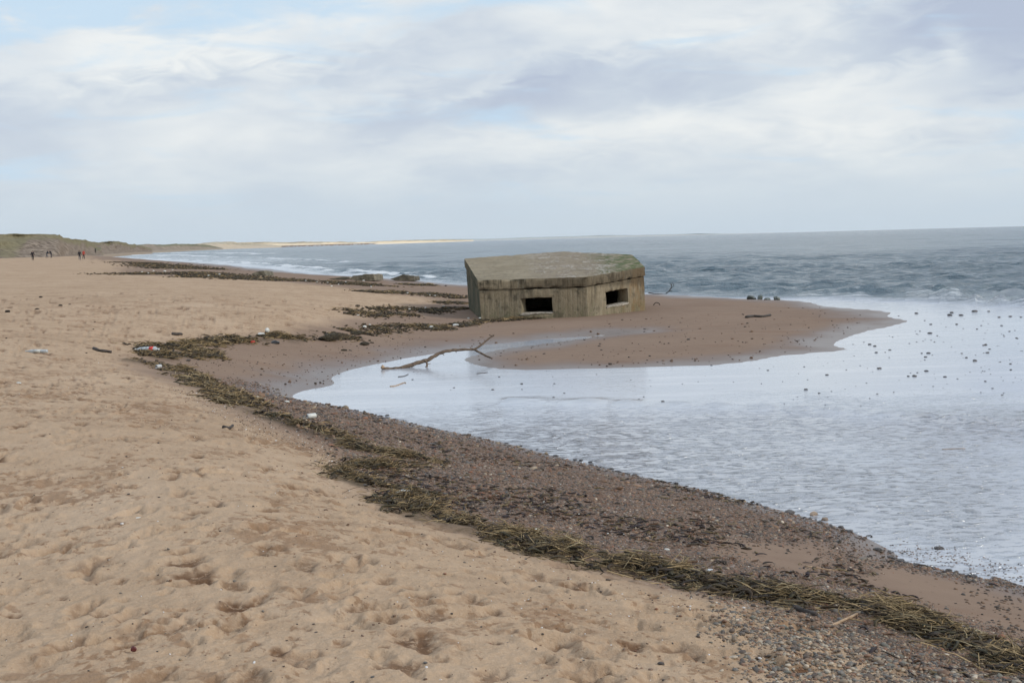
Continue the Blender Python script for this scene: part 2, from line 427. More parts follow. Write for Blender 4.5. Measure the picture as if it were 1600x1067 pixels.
# ------------------------------------------------------------------ ground
def mat_ground():
    m, t, b = material('beach sand'); P = t.new('ShaderNodeNewGeometry').outputs['Position']
    dry, gr, wr, wet, damp = (t.attr(a) for a in ('dry', 'gravel', 'wrack', 'wet', 'damp'))
    n1 = t.noise(P, .35, 5, .6); n2 = t.noise(P, 3.0, 6, .65); n3 = t.noise(P, 60, 4, .6); n4 = t.noise(P, 240, 2, .6)
    flat = t.mapv(P, (1, 1, 0))
    sand = t.ramp(t.math('ADD', t.math('MULTIPLY', n1, .5), t.math('MULTIPLY', n2, .5)), [(.32, S_DRY[0]), (.5, S_DRY[1]), (.68, S_DRY[2])])
    sand = t.mix(t.rng(n3, .45, .72, 0, .35), sand, S_DRY[3])
    sand = t.mix(t.math('MULTIPLY', damp, t.rng(t.noise(P, 22, 4, .7), .36, .52, .25, 1.0)), sand, S_DRY[4])
    # scuffed spots where damper sand was turned up
    pa = t.noise(t.mapv(P, (1, .8, 1)), 6.5, 4, .6, .3); pb = t.noise(P, 1.15, 4, .6); pc = t.noise(t.mapv(P, (1, .7, 1)), 17, 4, .6, .3)
    sc = t.math('MULTIPLY', t.rng(t.math('ADD', t.math('MULTIPLY', pa, .62), t.math('MULTIPLY', pb, .38)), .545, .60), .5)
    sc = t.math('MAXIMUM', sc, t.math('MULTIPLY', t.rng(t.math('ADD', t.math('MULTIPLY', pc, .6), t.math('MULTIPLY', pb, .4)), .55, .60), .62))
    sand = t.mix(sc, sand, S_DRY[6])
    # ruddy scattered patches
    sand = t.mix(t.math('MULTIPLY', t.rng(t.noise(P, 1.1, 5, .7), .55, .75), .38), sand, S_DRY[5])
    dampc = t.ramp(t.math('ADD', t.math('MULTIPLY', n1, .6), t.math('MULTIPLY', n2, .4)), [(.3, S_WET[0]), (.7, S_WET[1])])
    dampc = t.mix(t.math('MULTIPLY', t.rng(t.noise(t.mapv(P, (.35, .9, 1)), 1.0, 6, .65), .52, .7), .35), dampc, S_WET[2])
    # sprinkling of grit
    vg = t.vor(flat, 26.0, out='Color'); vd = t.vor(flat, 26.0)
    sp = t.new('ShaderNodeSeparateColor'); t.put(sp.inputs[0], vg)
    grit = t.math('MULTIPLY', t.math('GREATER_THAN', sp.outputs[0], .93), t.math('LESS_THAN', vd, t.math('MULTIPLY', sp.outputs[1], .45)))
    dampc = t.mix(t.math('MULTIPLY', grit, .6), dampc, (.04, .03, .028))
    vg2 = t.vor(flat, 55.0, out='Color'); sp2 = t.new('ShaderNodeSeparateColor'); t.put(sp2.inputs[0], vg2)
    gcol = t.ramp(sp2.outputs[0], [(0, G_COL[0]), (.2, G_COL[1]), (.42, G_COL[2]), (.62, G_COL[3]), (.82, G_COL[4]), (.955, G_COL[5])], 'CONSTANT')
    gcol = t.mix(.45, gcol, t.ramp(n2, [(.3, G_COL[1]), (.7, G_COL[2])]))
    gcol = t.mix(t.math('MULTIPLY', t.rng(t.noise(P, 1.6, 4, .6), .52, .68), .5), gcol, (.13, .065, .035))
    c = t.mix(dry, dampc, sand)
    c = t.mix(gr, c, gcol)
    c = t.mix(t.math('MULTIPLY', wr, t.rng(n2, .38, .6, .35, .9)), c, t.ramp(n3, [(.35, (.02, .016, .01)), (.65, (.075, .055, .03))]))
    c = t.mix(wet, c, t.mix(1.0, c, (.55, .52, .52), 'MULTIPLY'))
    t.put(b.inputs['Base Color'], c)
    t.put(b.inputs['Roughness'], t.fmix(wet, .95, .32)); t.put(b.inputs['Specular IOR Level'], t.fmix(wet, .12, .6))
    h = t.math('ADD', t.math('MULTIPLY', n3, t.fmix(dry, .002, .006)), t.math('MULTIPLY', t.vor(flat, 55.0), t.math('MULTIPLY', gr, -.010)))
    h = t.math('ADD', h, t.math('MULTIPLY', t.noise(P, 16, 6, .68), t.fmix(dry, .003, .018)))
    t.put(b.inputs['Normal'], t.bump(h, 1.0))
    return m


S_DRY = [srgb(148, 124, 99), srgb(168, 143, 116), srgb(178, 154, 128), srgb(188, 166, 142), srgb(96, 70, 50), srgb(148, 114, 84), srgb(120, 90, 64)]
S_WET = [srgb(120, 100, 84), srgb(135, 114, 96), srgb(112, 84, 66)]
G_COL = [(.07, .055, .045), (.14, .09, .065), (.19, .125, .085), (.23, .15, .105), (.22, .19, .16), (.5, .46, .42)]


def build_ground():
    s = np.concatenate([-np.geomspace(4.5, .56, 40), np.linspace(-.53, .53, 1080), np.geomspace(.56, 3.5, 30)])
    v1 = np.linspace(1400, 12, 760); rows = np.concatenate([np.linspace(-80, 1.0, 30), 1700 / np.linspace(1300, 640, 30)[::1] + 0 * 1.0, 1800 / np.linspace(560, 7, 640), np.geomspace(262, 6800, 130)])
    rows = np.unique(rows); P = fan(s, rows)
    z, d, dry, gr, wr, dm = surface(P, True)
    dist = np.hypot(P[:, 0], P[:, 1])
    z = np.where(dist > 6500, -3.0, z)
    wet = 1 - sstep(d + .02 * dist * fbm(P[:, 0] * .8, P[:, 1] * .8, 3, 55), .03 + .003 * dist, .6 + .045 * np.minimum(dist, 200))
    o = mesh_np('sand_beach', np.column_stack([P, z]), grid_faces(len(rows), len(s)), mat_ground(),
                {'dry': dry, 'gravel': gr, 'wrack': wr, 'wet': wet, 'damp': dm})
    tag(o, kind='structure'); return o


# ------------------------------------------------------------------ water
BREAK = [(pxl, h, w, f) for pxl, h, w, f in [
    ([(1215, 461), (1290, 459), (1370, 461), (1440, 459), (1500, 466), (1600, 473), (1700, 482)], .52, 1.2, .45),
    ([(1290, 455), (1380, 454), (1440, 452), (1470, 456)], .5, 1.1, .2),
    ([(1150, 459), (1200, 457.5), (1280, 457)], .35, .9, .2),
    ([(1530, 462), (1600, 464), (1680, 466)], .2, 1.2, .45),
    ([(250, 405), (330, 409), (400, 412), (450, 417), (520, 421)], .28, 2.2, .9),
    ([(290, 401), (400, 403), (560, 411)], .22, 3.0, .6),
    ([(470, 423), (540, 424), (600, 429), (700, 436)], .2, 1.6, 1.0),
    ([(170, 399.5), (240, 398.5), (330, 401)], .3, 5.0, 1.0),
    ([(220, 396), (330, 395.5), (420, 397)], .3, 6.0, .8),
    ([(620, 419), (730, 424), (760, 426)], .14, 1.6, .35),
    ([(1020, 447), (1110, 450), (1190, 452)], .12, 1.2, .4),
]]
RIPPLES = [([(800, 627), (930, 628), (1100, 635), (1250, 641), (1400, 650), (1600, 662), (1750, 674)], .07, .15)]


def mat_water():
    m, t, b = material('sea water'); P = t.new('ShaderNodeNewGeometry').outputs['Position']
    calm, foam, ruf = t.attr('calm'), t.attr('foam'), t.attr('ruffle')
    # water colour: sky reflection put into the pale flats tone, grey green outside
    n = t.noise(t.mapv(P, (.02, .05, 1)), 1.0, 4, .5)
    sea = t.ramp(n, [(.35, W_COL[0]), (.65, W_COL[1])])
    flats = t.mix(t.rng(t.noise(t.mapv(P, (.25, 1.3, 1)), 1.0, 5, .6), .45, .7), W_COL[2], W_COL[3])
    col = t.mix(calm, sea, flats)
    cd_ = t.new('ShaderNodeCameraData')
    # wavelets, several sizes
    w1 = t.noise(t.mapv(P, (.85, 1.15, 1), (0, 0, R(-12))), 1.0, 5, .62)
    w2 = t.noise(t.mapv(P, (1.6, 2.8, 1), (0, 0, R(-8))), 1.0, 5, .65)
    w3 = t.noise(t.mapv(P, (6, 12, 1), (0, 0, R(-8))), 1.0, 3, .5, .4)
    w4 = t.noise(t.mapv(P, (.09, .16, 1), (0, 0, R(-15))), 1.0, 5, .6)
    hs = t.math('ADD', t.math('ADD', t.math('MULTIPLY', w1, .55), t.math('MULTIPLY', w4, 1.9)), t.math('MULTIPLY', w2, .16))
    hc = t.math('ADD', t.math('MULTIPLY', w3, .032), t.math('MULTIPLY', w2, .02))
    hc = t.math('ADD', t.math('MULTIPLY', t.rng(w3, .50, .74), t.math('MULTIPLY', ruf, .042)), t.math('MULTIPLY', t.rng(w2, .48, .70), t.math('MULTIPLY', ruf, .028)))
    h = t.fmix(calm, hs, hc)
    t.put(b.inputs['Normal'], t.bump(h, 1.0))
    fz = t.noise(t.mapv(P, (.45, 1.5, 1)), 1.0, 8, .7, .6); fz2 = t.noise(t.mapv(P, (2.2, 5.0, 1)), 1.0, 5, .7)
    fm = t.math('ADD', t.math('MULTIPLY', fz, .6), t.math('MULTIPLY', fz2, .4))
    ff = t.rng(t.math('ADD', t.math('MULTIPLY', foam, .62), fm), .70, .92)
    col = t.mix(ff, col, (.62, .64, .64))
    rr_ = t.rng(ruf, .15, 1.0); col = t.mix(t.math('MULTIPLY', calm, t.math('MULTIPLY', rr_, .75)), col, (.30, .305, .32))  # weaker sky reflection on ruffled water, put into the colour
    tr = t.math('MULTIPLY', t.rng(w3, .56, .70), t.math('MULTIPLY', calm, t.rng(ruf, .3, 1.2)))
    col = t.mix(t.math('MULTIPLY', tr, .8), col, (.10, .105, .12))  # dark faces of the wavelets painted into the colour
    t.put(b.inputs['Base Color'], col)
    t.put(b.inputs['Roughness'], t.math('MAXIMUM', t.fmix(calm, .16, .13), t.math('MULTIPLY', ff, .7)))
    t.put(b.inputs['IOR'], t.fmix(calm, 1.333, t.fmix(rr_, W_IOR, 1.9)))
    return m


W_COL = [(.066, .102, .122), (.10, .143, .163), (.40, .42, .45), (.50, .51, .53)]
W_IOR = 3.2


def build_water():
    s = np.concatenate([-np.geomspace(4, .51, 24), np.linspace(-.50, .50, 860), np.geomspace(.51, 4, 30)])
    rows = np.unique(np.concatenate([np.linspace(-80, 4, 12), 5600 / np.linspace(1200, 101, 260), np.arange(56, 250, .42), np.geomspace(250.3, 1200, 380), np.geomspace(1210, 7000, 110)]))
    P = fan(s, rows); x, y = P[:, 0], P[:, 1]; dist = np.hypot(x, y)
    # open sea = beyond the spit and the outer shore line
    seaedge = np.vstack([[px_z(u, v) for u, v in [(2600, 520), (1900, 490), (1600, 478), (1450, 470), (1300, 466), (1180, 465), (1110, 463), (1040, 459), (960, 457), (860, 451), (730, 446),
                         (640, 438), (560, 433), (470, 428), (400, 419), (330, 413), (250, 408), (190, 404), (142, 402)]], [(-600, 1500), (-600, 40000), (60000, 40000), (60000, 20)]])
    ds = sdf(P, seaedge)
    calm = 1 - sstep(ds + .8 * fbm(x / 2.5, y / 1.5, 3, 33), -1.2, 1.4)
    amp = sstep(ds, -1, 6) * (1 - .85 * sstep(dist, 500, 1400))
    z = np.zeros(len(P)); rs = np.random.default_rng(3)
    wob = 3.0 * fbm(x / 26, y / 26, 2, 77)
    for i in range(44):
        lam = rs.uniform(1.1, 3.4) if i < 34 else rs.uniform(7, 16); an = R(256) + rs.normal(0, .75); k = 2 * math.pi / lam
        ph = rs.uniform(0, 6.28); a = .028 if lam < 7 else .02
        fade = sstep(lam / (np.maximum(dist, 100) * .017), .7, 1.4)
        q = (x * math.cos(an) + y * math.sin(an)) * k + ph + wob * (.5 + lam / 12)
        z += a * fade * (np.sin(q) - .28 * np.cos(2 * q))
    z *= amp * (.8 + .7 * fbm(x / 22, y / 14, 3, 78))
    foam = np.zeros(len(P))
    d = sdf(P, WATER)
    shorefoam = (1 - sstep(d, 0, 1.0 + .055 * dist)) * (ds > -3) * (y > 30)
    foam = np.maximum(foam, shorefoam * (.35 + .35 * sstep(-x, -8, 20)))
    foam = np.maximum(foam, (ds > -1) * .46 * (1 - sstep(ds, 0, 9)) * sstep(x, 4, 14))
    foam = np.maximum(foam, (ds > 0) * (1 - sstep(d, 10, 60)) * .50 * sstep(dist, 120, 260))
    for pl, h, w, f in BREAK:
        ln = smooth_line([px_z(u, v) for u, v in pl], 5)
        bb = (x > ln[:, 0].min() - 25) & (x < ln[:, 0].max() + 25) & (y > ln[:, 1].min() - 25) & (y < ln[:, 1].max() + 25)
        Q = P[bb] + np.stack([fbm(x[bb] / 3, y[bb] / 3, 2, 5), fbm(x[bb] / 4, y[bb] / 4, 3, 6)], 1) * .8
        dd = seg_dist(Q, ln); ends = np.minimum(np.hypot(*(Q - ln[0]).T), np.hypot(*(Q - ln[-1]).T))
        near = ln[np.argmin(((Q[:, None, :] - ln[None, ::3, :]) ** 2).sum(2), 1) * 3 if len(Q) < 400000 else 0]
        front = (Q[:, 1] < near[:, 1])
        ww = np.where(front, w * .28, w * .7); tf = sstep(ends, 0, 3 * w)
        var = .45 + .75 * np.clip(.5 + fbm(x[bb] / 5, y[bb] / 8, 2, 15), 0, 1.2)
        z[bb] += h * .8 * np.exp(-(dd / ww) ** 2) * tf * var * (.7 + .6 * fbm(x[bb] * 1.3, y[bb] * 1.3, 3, 16))
        foam[bb] = np.maximum(foam[bb], f * np.exp(-(dd / (np.where(front, w * 1.7, w * .5))) ** 2) * tf * np.clip(var, 0, 1.1))
    for pl, h, w in RIPPLES:
        ln = smooth_line([px_z(u, v) for u, v in pl], 5); bb = (y < 60) & (y > 8) & (np.abs(x) < 25)
        z[bb] += h * np.exp(-(seg_dist(P[bb] + .1 * fbm(x[bb], y[bb], 3, 8)[:, None], ln) / w) ** 2)
    # where the breeze ruffles the pool: strong near, still film further out
    n = fbm(x / 2.2, y / 3.5, 3, 60)
    ruffle = .50 + .95 * sstep(n - (y - 17) * .045, -.35, .6)
    ruffle = ruffle * (1 - .97 * sstep(y + n * 3, 19.5, 22)) + .004
    ruffle = np.where(ds > -6, np.maximum(ruffle, .5 * sstep(ds, -6, 0)), ruffle)
    o = mesh_np('sea_water', np.column_stack([P, z]), grid_faces(len(rows), len(s)), mat_water(), {'calm': calm, 'foam': foam, 'ruffle': ruffle})
    tag(o, kind='structure'); return o


# ------------------------------------------------------------------ dunes and far coast
def mat_dune(name, grass, earth, sand, far=False):
    m, t, b = material(name); P = t.new('ShaderNodeNewGeometry').outputs['Position']; g = t.attr('grass')
    sc = .25 if far else 1.0
    n1 = t.noise(P, .12 * sc, 6, .65); n2 = t.noise(P, .7 * sc, 5, .7)
    e = t.mix(t.rng(n2, .35, .65), earth, sand)
    gc = t.mix(t.rng(n2, .35, .65), grass, tuple(v * 1.5 for v in grass))
    ap = t.attr('apron'); e = t.mix(t.rng(t.math('ADD', ap, t.math('MULTIPLY', t.math('SUBTRACT', n2, .5), .5)), .35, .6), e, sand)
    f = t.rng(t.math('ADD', t.math('SUBTRACT', g, t.math('MULTIPLY', ap, .6)), t.math('SUBTRACT', t.math('ADD', t.math('MULTIPLY', n1, .9), t.math('MULTIPLY', n2, .5)), .7)), .35, .65)
    t.put(b.inputs['Base Color'], t.mix(f, e, gc)); t.put(b.inputs['Roughness'], 1.0); t.put(b.inputs['Specular IOR Level'], .05)
    t.put(b.inputs['Normal'], t.bump(t.math('ADD', t.math('MULTIPLY', n1, 3.0), n2), .6, 1.0))
    return m


def ridge(name, pts, mat, seed, depth=.16, rough=.6, nacross=60, nal=500, back=.22, vegleft=0.0, jag=.5):
    """pts: (u, v of the crest, distance). A bank with a worn seaward face, a rounded crest and a long back"""
    pts = np.array(pts, float); lo = smooth_line(pts, 10)
    t = np.linspace(0, len(lo) - 1, nal); i = np.clip(t.astype(int), 0, len(lo) - 2); a = (t - i)[:, None]; lo = lo[i] * (1 - a) + lo[i + 1] * a
    V = []; G = []; AP = []
    al = np.arange(nal)
    crest = np.array([px_y(u, v, d) for u, v, d in lo])
    run = np.concatenate([[0], np.cumsum(np.hypot(*np.diff(crest[:, :2], axis=0).T))])
    for j in range(nacross):
        q = j / (nacross - 1) * 2 - 1            # -1 foot, 0 crest, 1 back
        dd = lo[:, 2] * (1 + (depth if q < 0 else back) * q)
        gul = fbm(run / (lo[:, 2] * .06), np.full(nal, q * 5), 4, seed)
        dd = dd * (1 + depth * .22 * gul * (1 - abs(q)))
        base = 1.0
        if q < 0:
            prof = (1 + q); prof = .18 * prof + .82 * sstep(np.array([prof]), .35, .95)[0]
        else:
            prof = 1 - q ** 2
        h = base + (crest[:, 2] - base) * prof
        h = h + 1.8 * rough * fbm(run / (lo[:, 2] * .025), np.full(nal, q * 9.0), 4, seed + 9) * prof * jag * lo[:, 2] / 400
        if q < -.93: h = h * 0 - .6
        X = crest[:, 0] / crest[:, 1] * dd
        AP.append(np.full(nal, float(1 - sstep(np.array([q]), -.95, -.45)[0])) + .5 * fbm(run / (lo[:, 2] * .03), np.full(nal, q), 3, seed + 6))
        V.append(np.stack([X, dd, h], 1)); G.append(np.full(nal, .15 + .7 * sstep(np.array([q]), -.45, -.05)[0] + vegleft * (1 - sstep(lo[:, 0], 30, 52))) + .25 * fbm(run / (lo[:, 2] * .05), np.full(nal, q * 2), 3, seed + 4))
    V = np.concatenate(V); G = np.concatenate(G)
    o = mesh_np(name, V, grid_faces(nacross, nal)[:, ::-1], mat, {'grass': G, 'apron': np.concatenate(AP)}); tag(o, kind='structure'); return o


def build_dunes():
    g = (.145, .125, .075); e = (.105, .08, .062); s = (.30, .24, .18)
    m1 = mat_dune('marram dune', g, e, s); m2 = mat_dune('pale dune', (.13, .125, .08), (.19, .155, .12), (.30, .25, .19), True); m3 = mat_dune('sunlit sand', (.34, .28, .19), (.62, .50, .34), (.80, .66, .46), True)  # sunlight on the far sand is put into its bright albedo
    ridge('dunes', [(-900, 340, 250), (-500, 345, 270), (-200, 356, 300), (-60, 362, 315), (0, 366, 330), (25, 366.5, 340), (60, 366, 350), (88, 367, 360), (100, 372, 380), (120, 375, 410), (135, 376, 450), (150, 384, 480), (162, 399, 510)], m1, 3, .2, .8, nal=900, vegleft=.4)
    ridge('dunes', [(80, 386, 500), (110, 377, 520), (128, 376, 545), (150, 379, 570), (170, 378, 620), (190, 379, 680), (205, 382, 760), (222, 385, 850), (238, 391.5, 900)], m1, 13, .18, .7)
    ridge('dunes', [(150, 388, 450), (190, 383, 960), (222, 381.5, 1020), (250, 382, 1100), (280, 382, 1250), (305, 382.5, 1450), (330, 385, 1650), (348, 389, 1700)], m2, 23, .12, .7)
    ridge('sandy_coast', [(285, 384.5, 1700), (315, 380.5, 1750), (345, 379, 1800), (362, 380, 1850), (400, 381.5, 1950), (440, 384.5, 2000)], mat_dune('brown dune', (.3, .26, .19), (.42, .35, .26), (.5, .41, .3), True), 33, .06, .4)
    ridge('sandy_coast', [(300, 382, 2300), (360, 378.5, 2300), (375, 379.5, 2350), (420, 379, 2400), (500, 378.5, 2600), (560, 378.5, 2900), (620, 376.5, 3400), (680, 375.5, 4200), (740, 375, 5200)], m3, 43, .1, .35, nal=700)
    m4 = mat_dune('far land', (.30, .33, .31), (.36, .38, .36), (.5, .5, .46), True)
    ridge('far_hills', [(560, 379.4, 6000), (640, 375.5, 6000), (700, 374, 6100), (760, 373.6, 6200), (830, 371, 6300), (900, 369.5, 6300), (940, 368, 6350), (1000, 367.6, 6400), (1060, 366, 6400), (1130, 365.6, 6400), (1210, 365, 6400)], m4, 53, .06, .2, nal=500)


# ------------------------------------------------------------------ pillbox
def mat_concrete(roof=False):
    m, t, b = material('weathered concrete roof' if roof else 'weathered concrete'); tc = t.new('ShaderNodeNewGeometry'); P = tc.outputs['Position']; N = tc.outputs['Normal']
    sx = t.new('ShaderNodeSeparateXYZ'); t.l.new(P, sx.inputs[0]); sn = t.new('ShaderNodeSeparateXYZ'); t.l.new(N, sn.inputs[0])
    n1 = t.noise(P, 1.3, 6, .65); n2 = t.noise(P, 6, 6, .7); n3 = t.noise(P, 35, 4, .65)
    k = t.math('ADD', t.math('MULTIPLY', n1, .5), t.math('ADD', t.math('MULTIPLY', n2, .3), t.math('MULTIPLY', n3, .2)))
    c = t.ramp(k, [(.3, (.10, .082, .052)), (.43, (.21, .17, .11)), (.56, (.30, .25, .17)), (.72, (.40, .345, .25))])
    if not roof:
        # rain streaks running down, board marks, algae at the foot
        sv = t.mapv(P, (3.2, 3.2, .6)); st = t.noise(sv, 1.0, 6, .7)
        top = t.rng(sx.outputs[2], .4, 1.5)
        f = t.math('MULTIPLY', t.rng(t.math('ADD', t.math('MULTIPLY', st, .65), t.math('MULTIPLY', n1, .35)), .47, .6), t.fmix(top, .4, 1.0))
        c = t.mix(t.math('MULTIPLY', f, .88), c, (.03, .026, .018))
        pt = t.rng(t.noise(P, 2.6, 6, .7), .54, .62); c = t.mix(t.math('MULTIPLY', pt, .5), c, (.05, .043, .028))
        c = t.mix(t.math('MULTIPLY', t.rng(t.noise(t.mapv(P, (11, 11, 1.2)), 1.0, 4, .6), .55, .75), .4), c, (.36, .33, .25))
        # brown rust stain near the right corner
        rx = t.math('MULTIPLY', t.rng(sx.outputs[0], 3.7, 4.1), t.rng(t.noise(t.mapv(P, (3, 3, 1)), 1.0, 4, .6), .45, .6))
        c = t.mix(t.math('MULTIPLY', rx, .45), c, (.20, .11, .035))
        fas = t.math('MULTIPLY', t.rng(sx.outputs[2], 1.02, 1.2), t.rng(t.math('ADD', sx.outputs[0], t.math('MULTIPLY', n2, 1.5)), .6, 2.6)); c = t.mix(t.math('MULTIPLY', fas, .6), c, (.075, .058, .038))
        # green slime low down; left wall's green also has its shade painted in
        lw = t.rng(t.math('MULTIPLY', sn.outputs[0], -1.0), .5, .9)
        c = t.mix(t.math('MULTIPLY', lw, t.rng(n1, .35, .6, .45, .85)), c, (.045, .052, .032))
        low = t.math('MULTIPLY', t.rng(sx.outputs[2], .85, .15), t.rng(n2, .45, .62))
        c = t.mix(t.math('MULTIPLY', low, .55), c, (.10, .105, .05))
        brd = t.new('ShaderNodeTexWave', wave_type='BANDS', bands_direction='X'); t.put(brd.inputs[0], t.mapv(P, (1, .8, .0))); brd.inputs['Scale'].default_value = 1.9; brd.inputs['Distortion'].default_value = .6
        h0 = t.math('MULTIPLY', t.math('POWER', brd.outputs[1], 6.0), -.006)
    else:
        c = t.mix(.35, c, (.235, .195, .13)); c = t.mix(t.math('MULTIPLY', t.rng(n2, .48, .62), .5), c, (.12, .10, .068))
        # moss towards the sea-side right, bleached lichen in the middle
        g = t.math('MULTIPLY', t.rng(t.math('ADD', sx.outputs[0], t.math('MULTIPLY', t.math('SUBTRACT', n1, .5), 2.5)), 2.6, 3.8), t.rng(t.noise(P, 3.5, 6, .7), .40, .56))
        c = t.mix(t.math('MULTIPLY', g, .92), c, t.ramp(n3, [(.3, (.035, .05, .015)), (.7, (.085, .12, .035))]))
        lb = t.math('MULTIPLY', t.rng(sx.outputs[0], .2, 1.3), t.rng(sx.outputs[0], 4.4, 3.2))
        li = t.math('MULTIPLY', t.rng(t.math('ADD', t.math('MULTIPLY', t.noise(t.mapv(P, (7, 3, 7)), 1.0, 5, .65, 1.0), .6), t.math('MULTIPLY', t.noise(P, 1.1, 3, .5), .4)), .51, .58), lb)
        c = t.mix(t.math('MULTIPLY', li, .5), c, (.48, .45, .39))
        pk = t.math('MULTIPLY', t.rng(n2, .35, .6), lb)
        c = t.mix(t.math('MULTIPLY', pk, .35), c, (.17, .13, .11))
        h0 = t.math('MULTIPLY', li, .01)
    t.put(b.inputs['Base Color'], c); t.put(b.inputs['Roughness'], .93); t.put(b.inputs['Specular IOR Level'], .2)
    h = t.math('ADD', t.math('ADD', t.math('MULTIPLY', n2, .03), t.math('MULTIPLY', n3, .012)), h0)
    t.put(b.inputs['Normal'], t.bump(h, .9))
    return m


def build_pillbox():
    root = bpy.data.objects.new('pillbox', None); COL.objects.link(root); root.location = (1.6, 46.6, .15)
    tag(root, 'weathered concrete pillbox sunk tilted into the sand with mossy sloping roof', 'pillbox')
    RP = np.array([(-1.11, 43.0), (2.56, 43.0), (4.76, 45.2), (4.68, 48.9), (2.05, 50.7), (-1.76, 49.3)])
    zr = lambda p: 1.475 + .104 * (p[1] - 43) + .004 * p[0]
    dn = np.array([.034, .104, -1.0]); dn /= np.linalg.norm(dn)
    top = np.array([[*p, zr(p)] for p in RP]); cen = top.mean(0)
    n = len(RP)

    def inset(k):      # move every side inward by k metres
        out = []
        for i in range(n):
            a, b_, c = top[i - 1], top[i], top[(i + 1) % n]
            e1 = (b_ - a) / np.linalg.norm(b_ - a); e2 = (c - b_) / np.linalg.norm(c - b_)
            n1 = np.cross(-dn, e1); n2 = np.cross(-dn, e2)
            bis = n1 + n2; bis /= np.linalg.norm(bis); out.append(b_ + bis * k / (bis @ n1))
        return np.array(out)
    concrete, roofm = mat_concrete(False), mat_concrete(True)
    inv = -np.array(root.location)

    def finish(name, bm, mat, disp=.012, cell=.09, wear=True, mats=None):
        bmesh.ops.remove_doubles(bm, verts=bm.verts, dist=1e-4)
        for _ in range(7):
            es = [e for e in bm.edges if e.calc_length() > cell * 1.6]
            if not es: break
            bmesh.ops.subdivide_edges(bm, edges=es, cuts=1, use_grid_fill=True)
        bmesh.ops.triangulate(bm, faces=bm.faces)
        bm.normal_update()
        co = np.array([v.co for v in bm.verts]); nn = np.array([v.normal for v in bm.verts])
        sharp = np.zeros(len(co))
        for i, v in enumerate(bm.verts):
            if any(len(e.link_faces) == 2 and e.calc_face_angle(0) > .5 for e in v.link_edges): sharp[i] = 1
        nz = fbm(co[:, 0] * 3 + co[:, 1] * 1.3, co[:, 2] * 4 + co[:, 1] * 2.1, 4, 2)
        ch = np.clip(fbm(co[:, 0] * 5, co[:, 1] * 5 + co[:, 2] * 5, 3, 8) - .05, 0, 1)
        off = disp * nz - sharp * (.012 + .075 * ch) * (1 if wear else 0)
        co = co + nn * off[:, None] + inv
        for v, c in zip(bm.verts, co): v.co = c
        me = bpy.data.meshes.new(name); bm.to_mesh(me); bm.free()
        for f in me.polygons: f.use_smooth = False
        me.materials.append(mat)
        for mm in (mats or []): me.materials.append(mm)
        o = bpy.data.objects.new(name, me); COL.objects.link(o); o.parent = root; return o

    # roof slab with its thick fascia; its faces get the roof material on top, the wall one on the sides
    T = .34; bm = bmesh.new()
    a = [bm.verts.new(p) for p in top]; lo_ = [bm.verts.new(p + dn * T) for p in top]
    bm.faces.new(a); bm.faces.new(lo_[::-1])
    for i in range(n): bm.faces.new([a[i], lo_[i], lo_[(i + 1) % n], a[(i + 1) % n]])
    bmesh.ops.recalc_face_normals(bm, faces=bm.faces)
    for f in bm.faces: f.material_index = 0 if f.normal.z > .8 else 1
    finish('roof_slab', bm, roofm, mats=[concrete])

    # wall ring, 0.4 m thick, standing under the slab; two gun openings
    outer = inset(.05); inner = inset(.50); ztop = T + .003; H = 2.3
    holes = {0: (814, 863, 463, 487), 1: (947.5, 981.5, 452, 475)}
    bm = bmesh.new(); sills = []
    for i in range(n):
        j = (i + 1) % n
        O0, O1, I0, I1 = outer[i], outer[j], inner[i], inner[j]

        def P3(side, s, h):
            A_, B_ = (O0, O1) if side == 0 else (I0, I1)
            return A_ + (B_ - A_) * s + dn * (ztop + h)
        if i in holes:
            u1, u2, v1, v2 = holes[i]
            nrm = np.cross(O1 - O0, dn); nrm /= np.linalg.norm(nrm)
            def hit(u, v):
                d = ray(u, v); k = ((O0 - CAM) @ nrm) / (d @ nrm); p = CAM + d * k - O0 - dn * ztop
                L = (O1 - O0); hh = (p @ dn); return ((p - dn * hh) @ L) / (L @ L), hh
            s1 = (hit(u1, v1)[0] + hit(u1, v2)[0]) / 2; s2 = (hit(u2, v1)[0] + hit(u2, v2)[0]) / 2
            um = (u1 + u2) / 2; h1 = hit(um, v1)[1]; h2 = hit(um, v2)[1]
            ss = [0, s1, s2, 1]; hh_ = [0, h1, h2, H]
            # the hole shrinks a little inwards
            def grid(side):
                g = {}
                for x_, s_ in enumerate(ss):
                    for y_, h_ in enumerate(hh_): g[x_, y_] = bm.verts.new(P3(side, s_, h_))
                for x_ in range(3):
                    for y_ in range(3):
                        if (x_, y_) == (1, 1): continue
                        bm.faces.new([g[x_, y_], g[x_ + 1, y_], g[x_ + 1, y_ + 1], g[x_, y_ + 1]])
                return g
            g0, g1 = grid(0), grid(1)
            rg = [(1, 1), (2, 1), (2, 2), (1, 2)]
            for k in range(4):
                p_, q_ = rg[k], rg[(k + 1) % 4]; bm.faces.new([g0[p_], g0[q_], g1[q_], g1[p_]])
            sills.append((P3(0, s1, h2), P3(0, s2, h2), P3(1, s1, h2), P3(1, s2, h2), P3(0, s1, h1), P3(0, s2, h1), nrm))
            tops = [g0[k, 0] for k in range(4)] + [g1[k, 0] for k in range(3, -1, -1)]; bm.faces.new(tops)
        else:
            q = [bm.verts.new(P3(*a_)) for a_ in ((0, 0, 0), (0, 1, 0), (0, 1, H), (0, 0, H))]; bm.faces.new(q)
            r_ = [bm.verts.new(P3(*a_)) for a_ in ((1, 0, 0), (1, 1, 0), (1, 1, H), (1, 0, H))]; bm.faces.new(r_)
            bm.faces.new([q[0], q[1], r_[1], r_[0]])
